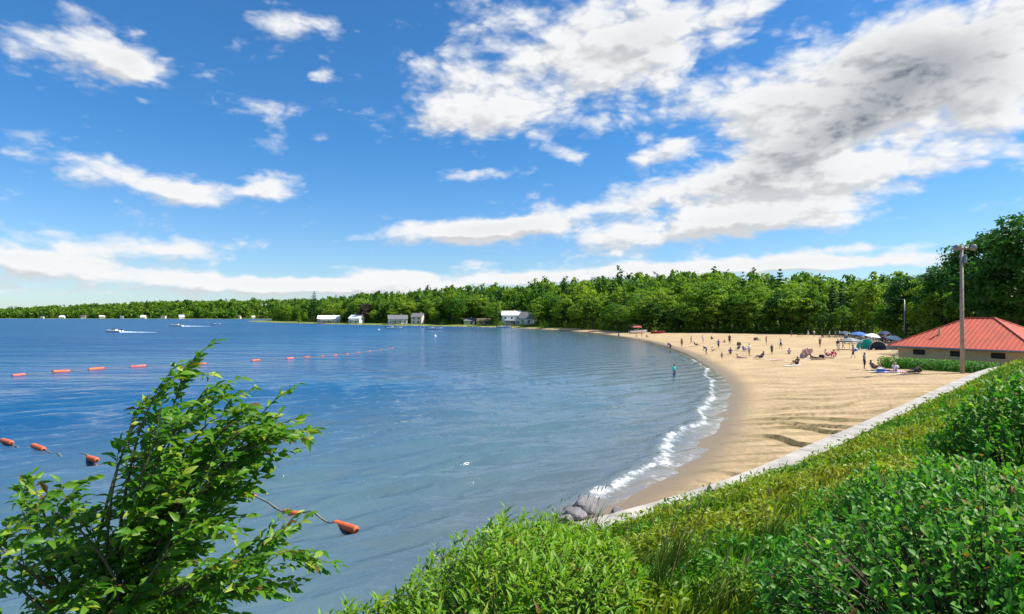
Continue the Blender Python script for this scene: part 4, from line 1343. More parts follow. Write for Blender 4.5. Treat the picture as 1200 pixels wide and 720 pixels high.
def wake(px, py, L, W, yaw, label, seed):
    p = on_plane(px, py); r = np.random.default_rng(seed); n = 70; m = 9; V = np.zeros((n, m, 3))
    for i in range(n):
        u = i / (n - 1)
        for j in range(m):
            q = j / (m - 1) * 2 - 1; w = W * (.35 + .65 * u ** .6) * .5
            V[i, j] = ((u) * L, q * w, (.06 + .55 * r.random() * (1 - u) ** 1.5 * (1 - q * q)) * (1 if 0 < j < m - 1 else 0) - .12 + .10 * (1 - abs(q)))
    F = [(i * m + j, (i + 1) * m + j, (i + 1) * m + j + 1, i * m + j + 1) for i in range(n - 1) for j in range(m - 1)]
    me = mesh_np('boat_wake', V.reshape(-1, 3), np.array(F), True)
    o = link('boat_wake', me, M['foam']); o.location = (p.x, p.y, 0); o.rotation_euler = (0, 0, yaw)
    tag(o, label, 'wake', kind='stuff')


M['foam'] = plain('white_foam', (.82, .85, .88), .8, (.55, .68, .78), 1.2, .8)
wake(137, 389.6, 17, 2.2, -.05, 'white foaming wake behind the left speedboat', 1)
wake(211, 382.6, 20, 3.0, .05, 'white wake behind the middle motorboat', 2)


def buoy(px, py, label):
    p = on_plane(px, py); t = thing('mooring_buoy', label, 'buoy', (p.x, p.y, -.05))
    MB().lathe([(.02, -.3), (.3, -.2), (.42, .05), (.36, .35), (.15, .52), (.02, .56)], 14).build('float_body', M['white'], t, True)
    MB().lathe([(.045, .5), (.045, 1.1), (.02, 1.12)], 8).build('mast', M['white'], t)


buoy(510, 394.5, 'white mooring buoy below the second moored boat'); buoy(444, 387, 'white mooring buoy left of the moored motorboat'); buoy(655, 387.5, 'white marker buoy with a mast near the far end of the beach')


# ================================================================== houses
def house(name, label, x, y, w, d, wh, rise, yaw, wall, roof, nwin=3, group=None, detail=True):
    z = H(x, y)
    t = thing(name, label, 'house', (x, y, z - .1), yaw, group)
    b = MB(); hw, hd = w / 2, d / 2
    b.add([(-hw, -hd, -.6), (hw, -hd, -.6), (hw, hd, -.6), (-hw, hd, -.6), (-hw, -hd, wh), (hw, -hd, wh), (hw, hd, wh), (-hw, hd, wh), (-hw, 0, wh + rise), (hw, 0, wh + rise)],
          [(0, 1, 5, 4), (2, 3, 7, 6), (1, 2, 6, 9, 5), (3, 0, 4, 8, 7), (4, 5, 9, 8), (6, 7, 8, 9)]).build('wall', M[wall], t)
    rf = MB(); o = .5; k = rise / hd; th = .22
    for s in (-1, 1):
        y0 = s * (hd + o); z0 = wh - o * k
        vs = [(-hw - o, y0, z0 + .03), (hw + o, y0, z0 + .03), (hw + o, 0, wh + rise + .03), (-hw - o, 0, wh + rise + .03)]
        vs += [(a, c, e + th) for a, c, e in vs]
        rf.add(vs, [(0, 1, 2, 3), (7, 6, 5, 4), (0, 4, 5, 1), (1, 5, 6, 2), (2, 6, 7, 3), (3, 7, 4, 0)])
    ro = rf.build('roof', M[roof], t)
    MB().box((hw * .4, hd * .3, wh + rise * .9 + .5), (.7, .7, 1.6)).build('chimney', M['tan'], ro)
    floors = 2 if wh > 4.6 else 1
    for fl in range(floors):
        for i in range(nwin):
            xx = -hw + w * (i + .5) / nwin; zz = 1.55 + fl * 2.6
            wd = MB().box((xx, -hd - .02, zz), (1.0, .08, 1.25)).build('window', M['glass'], t)
            MB().box((xx, -hd - .08, zz - .72), (1.3, .12, .12)).build('sill', M['white'], wd)
    dr = MB().box((hw * .12 + .9, -hd - .03, .95), (.95, .07, 2.0)).build('door', M['brownroof'], t)
    MB().box((hw * .12 + 1.25, -hd - .09, .95), (.06, .06, .12)).build('handle', M['metal'], dr)
    if detail and w > 9:
        pr = MB(); pr.box((-hw * .2, -hd - 1.6, 2.55), (w * .55, 2.9, .16)); pr.build('porch_roof', M[roof], t)
        for i in range(3): MB().box((-hw * .2 - w * .26 + i * w * .26, -hd - 2.9, 1.0), (.16, .16, 2.94)).build('porch_post', M['white'], t)
    return t


for (px, py, D, w, d, wh, rise, yaw, wall, roof, lab) in HOUSES:
    house('cottage', lab, (px - CX) / FPX * D, D, w, d, wh, rise, yaw, wall, roof, max(2, int(w / 3.2)))
# cottages along the far shore
for k, (px, w, yaw, wall, lab) in enumerate([(50, 26, .1, 'white', 'leftmost low white cottage on the far shore'), (73, 34, -.1, 'white', 'largest white house on the far shore left of the speedboat'), (98, 26, .3, 'white', 'third white cottage from the left on the far shore'),
                                             (120, 26, 0, 'cream', 'cream cottage on the far shore above the speedboat wake'), (143, 22, .2, 'white', 'small white cottage on the far shore right of the cream one'), (168, 32, -.1, 'cream', 'wide pale cottage in the middle of the far shore'),
                                             (192, 26, 0, 'white', 'white cottage on the far shore above the middle motorboat'), (213, 24, .2, 'white', 'white cottage right of the one above the motorboat'), (281, 15, 0, 'cream', 'small cream house at the end of the far shore'), (297, 17, .1, 'white', 'white house where the far shore meets the point')]):
    f = (px - 0) / 290.; D = 1868 - f * 400 - (0 if px < 270 else 10)
    x = (px - CX) / FPX * D
    for _ in range(60):
        if lake_sd(np.array([x]), np.array([D]))[0] > 6: break
        D += 3; x = (px - CX) / FPX * D
    D += (k * 37) % 23; x = (px - CX) / FPX * D
    house('cottage', lab, x, D, w * (.32 + .07 * (k % 4)), 9, 3.2 + (k * 5 % 4) * .8, 3.0 + (k % 3), yaw + .3 * (k % 2), wall, ('greyroof', 'white', 'brownroof', 'white')[k % 4], 4, 'cottages along the far shore', False)


# ================================================================== beach pavilion with the red roof
def pavilion():
    c0 = Vector((41.8, 68.0)); fdir = Vector((6.6, -11.7)).normalized(); ndir = Vector((.87, .49)).normalized()
    ev = 3.27; fw, dp = 13.6, 10.5
    ctr = c0 + fdir * fw / 2 + ndir * dp / 2
    g = H(ctr.x, ctr.y) ; g = min(g, H(c0.x, c0.y)) - .05
    yaw = math.atan2(fdir.y, fdir.x)
    t = thing('beach_pavilion', 'low tan beach building with a red hipped metal roof behind the hedge', 'building', (ctr.x, ctr.y, g), yaw)
    # local: x along the front, y to the back
    e = ev - g; hw, hd = fw / 2, dp / 2; rise = 3.05; rl = 1.2
    wl = MB(); wl.box((0, 0, e / 2 - .45), (fw - 1.5, dp - 1.5, e + .9)); wl.build('wall', M['tan'], t)
    # four roof planes
    A, B, C, Dd = (-hw, -hd, e), (hw, -hd, e), (hw, hd, e), (-hw, hd, e); P, Q = (-rl, 0, e + rise), (rl, 0, e + rise)
    r = MB(); r.add([A, B, C, Dd, P, Q], [(0, 1, 5, 4), (1, 2, 5), (2, 3, 4, 5), (3, 0, 4)]); r.add([(a, b, c - .16) for a, b, c in (A, B, C, Dd)], [(3, 2, 1, 0)])
    ro = r.build('roof', M['redroof'], t)

    def seams(a, b, top_a, top_b, n):
        s = MB(); a, b, ta, tb = map(Vector, (a, b, top_a, top_b))
        for i in range(1, n):
            u = i / n; p = a.lerp(b, u)
            # run up the slope until the hip is met
            q = ta.lerp(tb, min(max((u - .0), 0), 1))
            mid = (ta + tb) / 2; along = (b - a).normalized(); up = (mid - (a + b) / 2); up = up - along * up.dot(along)
            x = (p - a).dot(along); L = (b - a).length; xa = (ta - a).dot(along); xb = (tb - a).dot(along)
            f = min(1, x / max(xa, .01), (L - x) / max(L - xb, .01))
            s.tube([p + Vector((0, 0, .02)), p + up * f * .985 + Vector((0, 0, .015))], .022, 4)
        o = s.build('roof_seams', M['redroof'], ro); tag(o, kind='stuff')
    seams(A, B, P, Q, 30); seams(B, C, Q, Q, 23); seams(Dd, A, P, P, 23)
    rd = MB(); rd.tube([Vector(P) + Vector((0, 0, .03)), Vector(Q) + Vector((0, 0, .03))], .09, 6); rd.build('ridge_cap', M['redroof'], ro)
    for a, b in ((A, P), (B, Q), (C, Q), (Dd, P)): MB().tube([Vector(a) + Vector((0, 0, .02)), Vector(b) + Vector((0, 0, .03))], .08, 6).build('hip_cap', M['redroof'], ro)
    for (p, q) in ((A, B), (B, C), (Dd, A)):
        p, q = Vector(p), Vector(q); d = (q - p).normalized(); nrm = Vector((d.y, -d.x, 0))
        MB().tube([p + nrm * .05 - Vector((0, 0, .10)), q + nrm * .05 - Vector((0, 0, .10))], .10, 6).build('gutter', M['metal'], t)
    MB().tube([(-2.6, -3.0, e + .9), (-2.6, -3.0, e + 2.0)], .12, 10).build('vent_pipe', M['tan'], ro)
    for i, xx in enumerate((-3.9, -.3, 3.3)):
        w = MB().box((xx, -hd + .73, e - .62), (1.15, .10, .55)).build('window', M['dark'], t)
        MB().box((xx, -hd + .70, e - .95), (1.35, .16, .08)).build('sill', M['paletan'], w)
    MB().box((0, -hd + .35, .35), (fw - 1.2, .55, 1.1)).build('ledge', M['paletan'], t)
    # hedge
    o = c0 - ndir * 2.1 + fdir * 0.6
    hr = thing('hedge', 'clipped green hedge in front of the red-roofed pavilion', 'hedge', (o.x + fdir.x * 5.0, o.y + fdir.y * 5.0, H(o.x, o.y) - .1), yaw)
    rr = np.random.default_rng(66); n = 5200
    p = np.stack([rr.uniform(-5.2, 5.6, n), rr.uniform(-.6, .6, n), rr.uniform(.0, 1.35, n)], 1)
    dn = unit(p * np.array([[0, 1.6, .9]]) - np.array([[0, 0, .3]]))
    v = quads(p, dn, .13, rr); me = quad_mesh('foliage', v)
    tag(link('foliage', me, M['leaf_dark'], hr), kind='stuff')
    sb = MB()
    for i in range(22): sb.tube([(-5 + i * .48, 0, -.2), (-5 + i * .48 + .1, .05, .9)], [.03, .012], 5)
    sb.build('stems', M['bark'], hr)


pavilion()


# ---- poles
def floodlight_pole():
    p = hit(1128, 438); top = CAMZ + (HOR - 287) * p.y / FPX
    t = thing('utility_pole', 'tall weathered wooden pole with floodlights in front of the red-roofed pavilion', 'pole', (p.x, p.y, p.z - .05))
    h = top - p.z
    MB().tube([(0, 0, -.8), (0, 0, h * .5), (.04, 0, h)], [.19, .165, .13], 12).build('pole', M['pole'], t, True)
    arm = MB().box((0, -.2, h - .35), (2.0, .12, .14)).build('crossarm', M['pole'], t)
    for x in (-.8, .8):
        b = MB().lathe([(.10, 0), (.26, .14), (.30, .34), (.28, .38)], 14, Matrix.Translation((x, -.28, h - .15)) @ Matrix.Rotation(R(115), 4, 'X')).build('floodlight', M['metal'], t, True)
        MB().box((x, -.2, h - .24), (.05, .05, .22)).build('bracket', M['metal'], b)
    MB().lathe([(.16, -.4), (.17, -.38), (.17, .38), (.05, .44)], 12, Matrix.Translation((.32, -.05, h - 1.3))).build('transformer', M['metal'], t, True)
    for x in (-.5, .5): MB().lathe([(.03, 0), (.06, .05), (.035, .1), (.06, .15), (.02, .2)], 8, Matrix.Translation((x, -.2, h - .28))).build('insulator', M['white'], t)


floodlight_pole()


def lamp_post():
    D = 128.0; x = (1060 - CX) / FPX * D; z = H(x, D); h = CAMZ + (HOR - 351) * D / FPX - z
    t = thing('lamp_post', 'thin grey metal lamp post left of the red-roofed pavilion', 'lamp post', (x, D, z - .05))
    MB().tube([(0, 0, -.3), (0, 0, h)], [.13, .08], 10).build('post', M['metal'], t, True)
    MB().tube([(0, 0, h - .1), (-.5, -.2, h + .08), (-1.0, -.4, h + .1)], .05, 6).build('arm', M['metal'], t)
    MB().box((-1.2, -.5, h + .08), (.7, .32, .14), None).build('lamp_head', M['metal'], t)


lamp_post()


# ================================================================== people
def bone(a, b, ra, rb, kind): return (Vector(a), Vector(b), ra, rb, kind)


def pose_bones(pose):
    """joints in metres, the figure looks towards -Y; returns bones and the two hands (wrist, direction)"""
    J = {}
    if pose in ('stand', 'walk', 'arms', 'bend'):
        J = dict(pel=(0, 0, .95), waist=(0, .0, 1.10), ch=(0, .01, 1.32), nk=(0, .0, 1.47), hd=(0, -.02, 1.61))
        L = {}
        for s, n in ((-1, 'l'), (1, 'r')):
            L[n] = dict(sh=(s * .18, .01, 1.41), el=(s * .245, .03, 1.13), wr=(s * .265, -.05, .89), hp=(s * .09, 0, .92), kn=(s * .105, -.02, .50), an=(s * .11, .02, .09), to=(s * .13, -.15, .04))
        if pose == 'walk':
            L['l'].update(kn=(-.1, -.14, .52), an=(-.1, -.20, .09), to=(-.11, -.37, .05)); L['r'].update(kn=(.1, .05, .49), an=(.1, .25, .13), to=(.1, .11, .03))
            L['l'].update(el=(-.24, .12, 1.14), wr=(-.25, .10, .90)); L['r'].update(el=(.24, -.06, 1.14), wr=(.22, -.24, 1.0))
        if pose == 'arms':
            L['l'].update(el=(-.36, -.03, 1.22), wr=(-.16, -.14, 1.10)); L['r'].update(el=(.36, -.03, 1.22), wr=(.16, -.14, 1.10))
        if pose == 'bend':
            J.update(waist=(0, -.05, 1.08), ch=(0, -.26, 1.21), nk=(0, -.38, 1.27), hd=(0, -.50, 1.30))
            for s, n in ((-1, 'l'), (1, 'r')): L[n].update(sh=(s * .18, -.34, 1.23), el=(s * .22, -.42, .96), wr=(s * .15, -.55, .78), kn=(s * .11, -.10, .50))
    elif pose == 'sit':
        J = dict(pel=(0, .0, .13), waist=(0, .06, .26), ch=(0, .12, .47), nk=(0, .10, .62), hd=(0, .06, .75)); L = {}
        for s, n in ((-1, 'l'), (1, 'r')):
            L[n] = dict(sh=(s * .18, .12, .56), el=(s * .27, -.08, .42), wr=(s * .17, -.30, .43), hp=(s * .09, 0, .12), kn=(s * .14, -.36, .42), an=(s * .13, -.58, .09), to=(s * .14, -.76, .04))
    elif pose == 'recline':
        J = dict(pel=(0, .05, .30), waist=(0, .16, .38), ch=(0, .33, .55), nk=(0, .43, .68), hd=(0, .44, .82)); L = {}
        for s, n in ((-1, 'l'), (1, 'r')):
            L[n] = dict(sh=(s * .18, .38, .62), el=(s * .29, .18, .46), wr=(s * .28, -.08, .50), hp=(s * .09, .04, .29), kn=(s * .11, -.40, .40), an=(s * .11, -.82, .12), to=(s * .12, -.93, .16))
    else:  # lie, propped on the elbows
        J = dict(pel=(0, .0, .12), waist=(0, .14, .14), ch=(0, .34, .24), nk=(0, .46, .34), hd=(0, .55, .44)); L = {}
        for s, n in ((-1, 'l'), (1, 'r')):
            L[n] = dict(sh=(s * .18, .41, .29), el=(s * .24, .50, .06), wr=(s * .20, .28, .05), hp=(s * .09, 0, .12), kn=(s * .10, -.43, .13), an=(s * .10, -.85, .07), to=(s * .12, -.90, .17))
    B = [bone(J['pel'], J['waist'], .125, .115, 'hips'), bone(J['waist'], J['ch'], .115, .135, 'torso'), bone(J['ch'], J['nk'], .125, .06, 'torso'), bone(J['nk'], J['hd'], .055, .06, 'neck')]
    hd = Vector(J['hd']); up = (hd - Vector(J['nk'])).normalized(); up = (up + Vector((0, 0, 1.2))).normalized(); fw = (Vector((0, -1, 0)) - up * up.dot(Vector((0, -1, 0)))).normalized()
    B += [bone(hd - up * .055 + fw * .01, hd + up * .055, .078, .092, 'head'), bone(hd - up * .07 + fw * .03, hd - up * .02 + fw * .045, .05, .055, 'face'),
          bone(hd + fw * .085 + up * .01, hd + fw * .108 - up * .02, .012, .017, 'face')]
    sd = up.cross(fw)
    for s in (-1, 1): B.append(bone(hd + sd * s * .09 - up * .02, hd + sd * s * .095 + up * .025, .018, .02, 'face'))
    hands = []
    for n in ('l', 'r'):
        q = L[n]
        B += [bone(J['ch'], q['sh'], .10, .068, 'torso'), bone(q['sh'], q['el'], .055, .043, 'uparm'), bone(q['el'], q['wr'], .042, .029, 'forearm'), bone(J['pel'], q['hp'], .11, .095, 'hips'),
              bone(q['hp'], q['kn'], .092, .060, 'thigh'), bone(q['kn'], q['an'], .058, .038, 'calf'), bone(q['an'], q['to'], .042, .034, 'foot')]
        d = (Vector(q['wr']) - Vector(q['el'])).normalized(); w = Vector(q['wr']); B.append(bone(w, w + d * .085, .03, .038, 'hand')); hands.append((w, d))
    return B, hands


def dist_bones(P, bones):
    best = np.full(len(P), 1e9); idx = np.zeros(len(P), int)
    for k, (a, b, ra, rb, kd) in enumerate(bones):
        a = np.array(a); b = np.array(b); d = b - a; L = d @ d
        t = np.clip(((P - a) @ d) / max(L, 1e-9), 0, 1); q = np.linalg.norm(P - a - t[:, None] * d, axis=1) - (ra + (rb - ra) * t)
        m = q < best; best[m] = q[m]; idx[m] = k
    return idx


def sub_mesh(name, V, N, F, sel, off):
    f = F[sel]; u, inv = np.unique(f, return_inverse=True)
    return mesh_np(name, V[u] + N[u] * off, inv.reshape(f.shape), True)


def make_figure(pose):
    bones, hands = pose_bones(pose)
    mb = MB()
    for a, b, ra, rb, _ in bones: mb.capsule(a, b, ra, rb, 12)
    me = mb.mesh('tmp'); o = bpy.data.objects.new('tmp', me); COL.objects.link(o)
    md = o.modifiers.new('r', 'REMESH'); md.mode = 'VOXEL'; md.voxel_size = .021; md.use_smooth_shade = True
    sm = o.modifiers.new('s', 'SMOOTH'); sm.factor = .5; sm.iterations = 3
    dg = bpy.context.evaluated_depsgraph_get(); ev = o.evaluated_get(dg); m2 = bpy.data.meshes.new_from_object(ev)
    bpy.data.objects.remove(o); bpy.data.meshes.remove(me)
    n = len(m2.vertices); V = np.zeros(n * 3, np.float32); m2.vertices.foreach_get('co', V); V = V.reshape(-1, 3)
    N = np.zeros(n * 3, np.float32); m2.vertex_normals.foreach_get('vector', N); N = N.reshape(-1, 3)
    F = np.array([tuple(p.vertices) for p in m2.polygons if len(p.vertices) == 4]); bpy.data.meshes.remove(m2)
    kinds = [b[4] for b in bones]; fc = V[F].mean(1); lab = np.array([kinds[i] for i in dist_bones(fc, bones)])
    # fingers: five short bent chains per hand, joined to the same surface
    fb = MB()
    for w, d in hands:
        side = d.cross(Vector((0, -1, .1))).normalized(); nr = side.cross(d).normalized(); pal = w + d * .10
        for j, (o_, ln) in enumerate(((-.027, .068), (-.009, .078), (.009, .074), (.027, .058))):
            b0 = pal + side * o_; b1 = b0 + d * ln * .55 + nr * .008; b2 = b1 + d * ln * .4 + nr * .025
            fb.tube([b0 - d * .02, b0, b1, b2], [.009, .009, .0085, .006], 6)
        t0 = w + d * .045 + side * -.034; fb.tube([t0, t0 - side * .03 + d * .025, t0 - side * .04 + d * .06], [.011, .010, .007], 6)
    fv = np.array([tuple(v) for v in fb.v], np.float32); ff = [f for f in fb.f if len(f) == 4]
    V2 = np.concatenate([V, fv]); F2 = np.concatenate([F, np.array(ff) + len(V)])
    res = {'body': mesh_np('body', V2, F2, True)}
    isin = lambda *k: np.isin(lab, k)
    res['shirt'] = sub_mesh('shirt', V, N, F, isin('torso', 'uparm'), .014)
    res['tank'] = sub_mesh('top', V, N, F, isin('torso'), .012)
    res['shorts'] = sub_mesh('shorts', V, N, F, isin('hips', 'thigh'), .018)
    res['trunks'] = sub_mesh('swim_trunks', V, N, F, isin('hips'), .012)
    hb = [b for b in bones if b[4] == 'head'][0]; hc = np.array((hb[0] + hb[1]) / 2)
    rel = fc - hc
    res['hair'] = sub_mesh('hair', V, N, F, isin('head', 'neck') & ((rel[:, 2] > .035) | ((rel[:, 1] > .005) & (rel[:, 2] > -.10))), .016)
    return res


FIG = {p: make_figure(p) for p in ('stand', 'walk', 'arms', 'bend', 'sit', 'recline', 'lie')}
SKIN = [plain('skin_light', (.62, .36, .25), .6, (.56, .31, .21), 9), plain('skin_tan', (.45, .25, .15), .6, (.40, .21, .12), 9), plain('skin_brown', (.20, .11, .065), .6, (.17, .09, .05), 9)]
HAIR = {'dark': plain('dark_hair', (.025, .018, .014), .6), 'blond': plain('blond_hair', (.45, .30, .12), .6), 'brown': plain('brown_hair', (.09, .05, .025), .6), 'cap': plain('white_cap', (.75, .74, .70), .7)}
CL = {k: plain('cloth_' + k, v, .85, None, 14) for k, v in dict(slate=(.07, .11, .17), black=(.02, .02, .025), purple=(.14, .08, .30), white=(.78, .77, .76), teal=(.02, .62, .55), red=(.55, .05, .07), pink=(.70, .33, .36), grey=(.28, .28, .30), navy=(.03, .05, .16),
                                                               olive=(.20, .17, .08), blue=(.05, .16, .50), lilac=(.52, .42, .62), peach=(.75, .50, .35), brown=(.17, .09, .06)).items()}


def person(px, py, pose, label, top, low, hair='dark', skin=0, yaw=0.0, size=1.0, topkind='shirt', dz=0.0, lowkind='shorts', group='people on the beach', pos=None):
    p = pos if pos is not None else hit(px, py)
    fg = FIG[pose]
    t = thing('person', label, 'person', (p.x, p.y, p.z + dz), yaw, group); t.scale = (size,) * 3
    link_m('body', fg['body'], SKIN[skin], t)
    if top: link_m('shirt' if topkind == 'shirt' else 'top', fg[topkind], CL[top], t)
    if low: link_m('shorts' if lowkind == 'shorts' else 'swim_trunks', fg[lowkind], CL[low], t)
    link_m('hair', fg['hair'], HAIR[hair], t)
    return t


# ---- beach things
def chair_protos():
    fr = MB()
    for s in (-.29, .29):
        fr.tube([(s, -.42, .02), (s, .10, .26), (s, .42, .42)], .014, 6); fr.tube([(s, .34, .02), (s, -.22, .26)], .014, 6)
    fr.tube([(-.29, -.42, .02), (.29, -.42, .02)], .014, 6); fr.tube([(-.29, .34, .02), (.29, .34, .02)], .014, 6)
    se = MB(); se.box((0, -.08, .205), (.54, .46, .02), None)
    bk = MB(); Mx = Matrix.Translation((0, .17, .22)) @ Matrix.Rotation(R(-33), 4, 'X'); bk.box((0, 0, .33), (.54, .02, .66), Mx)
    bf = MB(); bf.tube([Mx @ Vector(v) for v in ((-.28, 0, 0), (-.28, 0, .68), (.28, 0, .68), (.28, 0, 0))], .014, 6)
    ar = [MB().box((s, .02, .46), (.05, .50, .025)).mesh('armrest') for s in (-.31, .31)]
    return fr.mesh('frame', True), se.mesh('seat'), bk.mesh('backrest'), bf.mesh('back_frame', True), ar


CH = chair_protos()


def chair(px, py, label, cloth, yaw=0.0, pos=None):
    p = pos if pos is not None else hit(px, py)
    t = thing('beach_chair', label, 'chair', (p.x, p.y, p.z), yaw, 'folding beach chairs on the sand')
    link_m('frame', CH[0], M['metal'], t); link_m('seat', CH[1], CL[cloth], t); link_m('backrest', CH[2], CL[cloth], t); link_m('back_frame', CH[3], M['metal'], t)
    for a in CH[4]: link_m('armrest', a, M['black'], t)
    return p


def umbrella(px, py, label, cloth, h=2.1, rad=1.25, lean=.0, pos=None):
    p = pos if pos is not None else hit(px, py)
    t = thing('beach_umbrella', label, 'umbrella', (p.x, p.y, p.z), random.random()); t.rotation_euler = (lean, lean * .5, 0)
    MB().tube([(0, 0, -.25), (0, 0, h + .1)], .02, 6).build('pole', M['metal'], t)
    n = 8
    for k in range(n):
        a0, a1 = 6.283 * k / n, 6.283 * (k + 1) / n; vs = []; fs = []
        for i in range(5):
            u = i / 4; r_ = rad * u; z = h - .52 * u ** 1.6
            for j in range(4):
                a = a0 + (a1 - a0) * j / 3; q = 1 - .06 * u * math.sin(math.pi * j / 3); vs.append((math.cos(a) * r_ * q + .001 * j, math.sin(a) * r_ * q, z - .03 * u * math.sin(math.pi * j / 3)))
        for i in range(4):
            for j in range(3): fs.append((i * 4 + j, i * 4 + j + 1, (i + 1) * 4 + j + 1, (i + 1) * 4 + j))
        MB().add(vs, fs).build('canopy_panel', CL[cloth], t, True)


def towel(px, py, label, cloth, yaw=0.0, w=.9, l=1.8):
    p = hit(px, py); t = thing('beach_towel', label, 'towel', (p.x, p.y, p.z + .03), yaw, 'towels and blankets on the sand'); n, m = 10, 7; vs = []; fs = []
    r = random.Random(int(px * 7 + py))
    for i in range(n):
        for j in range(m):
            x = (i / (n - 1) - .5) * l; y = (j / (m - 1) - .5) * w; wx = math.cos(yaw) * x - math.sin(yaw) * y + p.x; wy = math.sin(yaw) * x + math.cos(yaw) * y + p.y
            vs.append((x, y, H(wx, wy) - p.z + .02 + r.uniform(0, .03)))
    for i in range(n - 1):
        for j in range(m - 1): fs.append((i * m + j, (i + 1) * m + j, (i + 1) * m + j + 1, i * m + j + 1))
    MB().add(vs, fs).build('cloth', CL[cloth], t, True)
    MB().add([(v[0], v[1] * 1.0, v[2] + .004) for v in vs[:2 * m]], [(j, m + j, m + j + 1, j + 1) for j in range(m - 1)]).build('hem', CL['white'], t, True)


def bag(px, py, label, cloth, s=1.0, pos=None):
    p = pos if pos is not None else hit(px, py)
    t = thing('beach_bag', label, 'bag', (p.x, p.y, p.z), random.random() * 3, 'bags on the sand'); b = MB(); vs = []
    for z, w, d in ((0, .26, .13), (.14, .29, .16), (.32, .25, .11), (.36, .22, .07)):
        for k in range(10): a = 6.283 * k / 10; vs.append((math.cos(a) * w * s, math.sin(a) * d * s, z * s))
    fs = [(i * 10 + j, i * 10 + (j + 1) % 10, (i + 1) * 10 + (j + 1) % 10, (i + 1) * 10 + j) for i in range(3) for j in range(10)] + [tuple(reversed(range(10))), tuple(range(30, 40))]
    b.add(vs, fs).build('sack', CL[cloth], t, True)
    MB().tube([(-.12 * s, 0, .34 * s), (-.08 * s, 0, .52 * s), (.08 * s, 0, .52 * s), (.12 * s, 0, .34 * s)], .012, 5).build('strap', CL[cloth], t)


def cooler(px, py, label, body, pos=None):
    p = pos if pos is not None else hit(px, py)
    t = thing('cooler', label, 'cooler', (p.x, p.y, p.z), random.random()); MB().box((0, 0, .19), (.62, .36, .38)).build('box', CL[body], t)
    ld = MB().box((0, 0, .415), (.66, .40, .07)).build('lid', M['white'], t); MB().tube([(-.33, 0, .36), (-.36, 0, .5), (.36, 0, .5), (.33, 0, .36)], .012, 5).build('handle', M['white'], t)


def shelter(px, py, label, cloth, W=2.4, hgt=1.45, yaw=0.0, flap='white'):
    """a half-dome sun shelter that opens to the front"""
    p = hit(px, py); t = thing('beach_tent', label, 'tent', (p.x, p.y, p.z), yaw); n, m = 11, 9; vs = []; fs = []
    for i in range(n):
        a = math.pi * i / (n - 1)
        for j in range(m):
            b = math.pi * .55 * j / (m - 1); r_ = math.cos(b * .82); vs.append((-math.cos(a) * W / 2 * r_, math.sin(b) * 1.5 - .3, max(0, math.sin(a)) ** .8 * hgt * r_))
    for i in range(n - 1):
        for j in range(m - 1): fs.append((i * m + j, i * m + j + 1, (i + 1) * m + j + 1, (i + 1) * m + j))
    MB().add(vs, fs).build('canopy', CL[cloth], t, True)
    MB().tube([(-math.cos(math.pi * i / 14) * W / 2, -.31, max(0, math.sin(math.pi * i / 14)) ** .8 * hgt) for i in range(15)], .018, 6).build('hoop', CL[flap], t)
    MB().box((0, .1, .015), (W * .92, .9, .012)).build('floor_sheet', CL[flap], t)


def canopy(px, py, label, cloth, W=2.9):
    p = hit(px, py); t = thing('pop_up_canopy', label, 'canopy', (p.x, p.y, p.z), .4); h = 1.45
    for sx in (-1, 1):
        for sy in (-1, 1): MB().box((sx * W / 2, sy * W / 2, h / 2 - .1), (.05, .05, h + .2)).build('leg', M['metal'], t)
    q = W / 2 + .06
    MB().add([(-q, -q, h), (q, -q, h), (q, q, h), (-q, q, h), (0, 0, h + .5)], [(0, 1, 4), (1, 2, 4), (2, 3, 4), (3, 0, 4)]).build('roof', CL[cloth], t)
    for k in range(4):
        a = [(-q, -q), (q, -q), (q, q), (-q, q)]; x0, y0 = a[k]; x1, y1 = a[(k + 1) % 4]
        MB().add([(x0, y0, h - .25), (x1, y1, h - .25), (x1, y1, h - .002), (x0, y0, h - .002)], [(0, 1, 2, 3)]).build('valance', CL[cloth], t)


def picnic_table(px, py, label, yaw=0.0, mat=None):
    p = hit(px, py); t = thing('picnic_table', label, 'table', (p.x, p.y, p.z), yaw, 'picnic tables at the back of the beach'); mat = mat or M['pole']
    for k in range(4): MB().box((0, -.30 + k * .20, .74), (1.9, .18, .045)).build('plank', mat, t)
    for s in (-1, 1):
        MB().box((0, s * .70, .44), (1.9, .26, .045)).build('bench_seat', mat, t)
        for x in (-.7, .7): MB().tube([(x, s * .12, .72), (x, s * .66, -.02)], .045, 4).build('leg', mat, t)
    for x in (-.7, .7): MB().box((x + .05, 0, .40), (.05, 1.5, .09)).build('brace', mat, t)


PI = math.pi
# waders and people near the water's edge
def in_water(px, py, depth):
    p = on_plane(px, py); return Vector((p.x, p.y, -depth))


person(790, 440, 'stand', 'person in a turquoise shirt wading waist deep in the bay', 'teal', 'navy', 'dark', 1, .8, 1.02, pos=in_water(790, 440, .55))
person(787, 411, 'bend', 'dark-haired person in purple bending over at the edge of the water', 'purple', 'brown', 'dark', 1, -1.3, 1.15, pos=in_water(786, 411, .12))
person(799, 407, 'stand', 'tall person in olive shorts standing right of the bending one at the shoreline', 'olive', 'olive', 'brown', 1, 2.9, 1.05, 'tank')
person(810, 403, 'walk', 'person in grey walking on the sand left of the reclining sunbather', 'grey', 'grey', 'dark', 0, 1.2, .95)
person(824, 402, 'arms', 'person in a white shirt standing behind the reclining sunbather', 'white', 'white', 'cap', 0, .2, 1.05)
p_ = chair(816, 406, 'dark beach chair with a sunbather nearest the far shoreline', 'brown', 1.2); person(0, 0, 'recline', 'sunbather in brown reclining on the chair near the far shoreline', 'brown', 'brown', 'brown', 1, 1.2, 1.05, pos=p_)
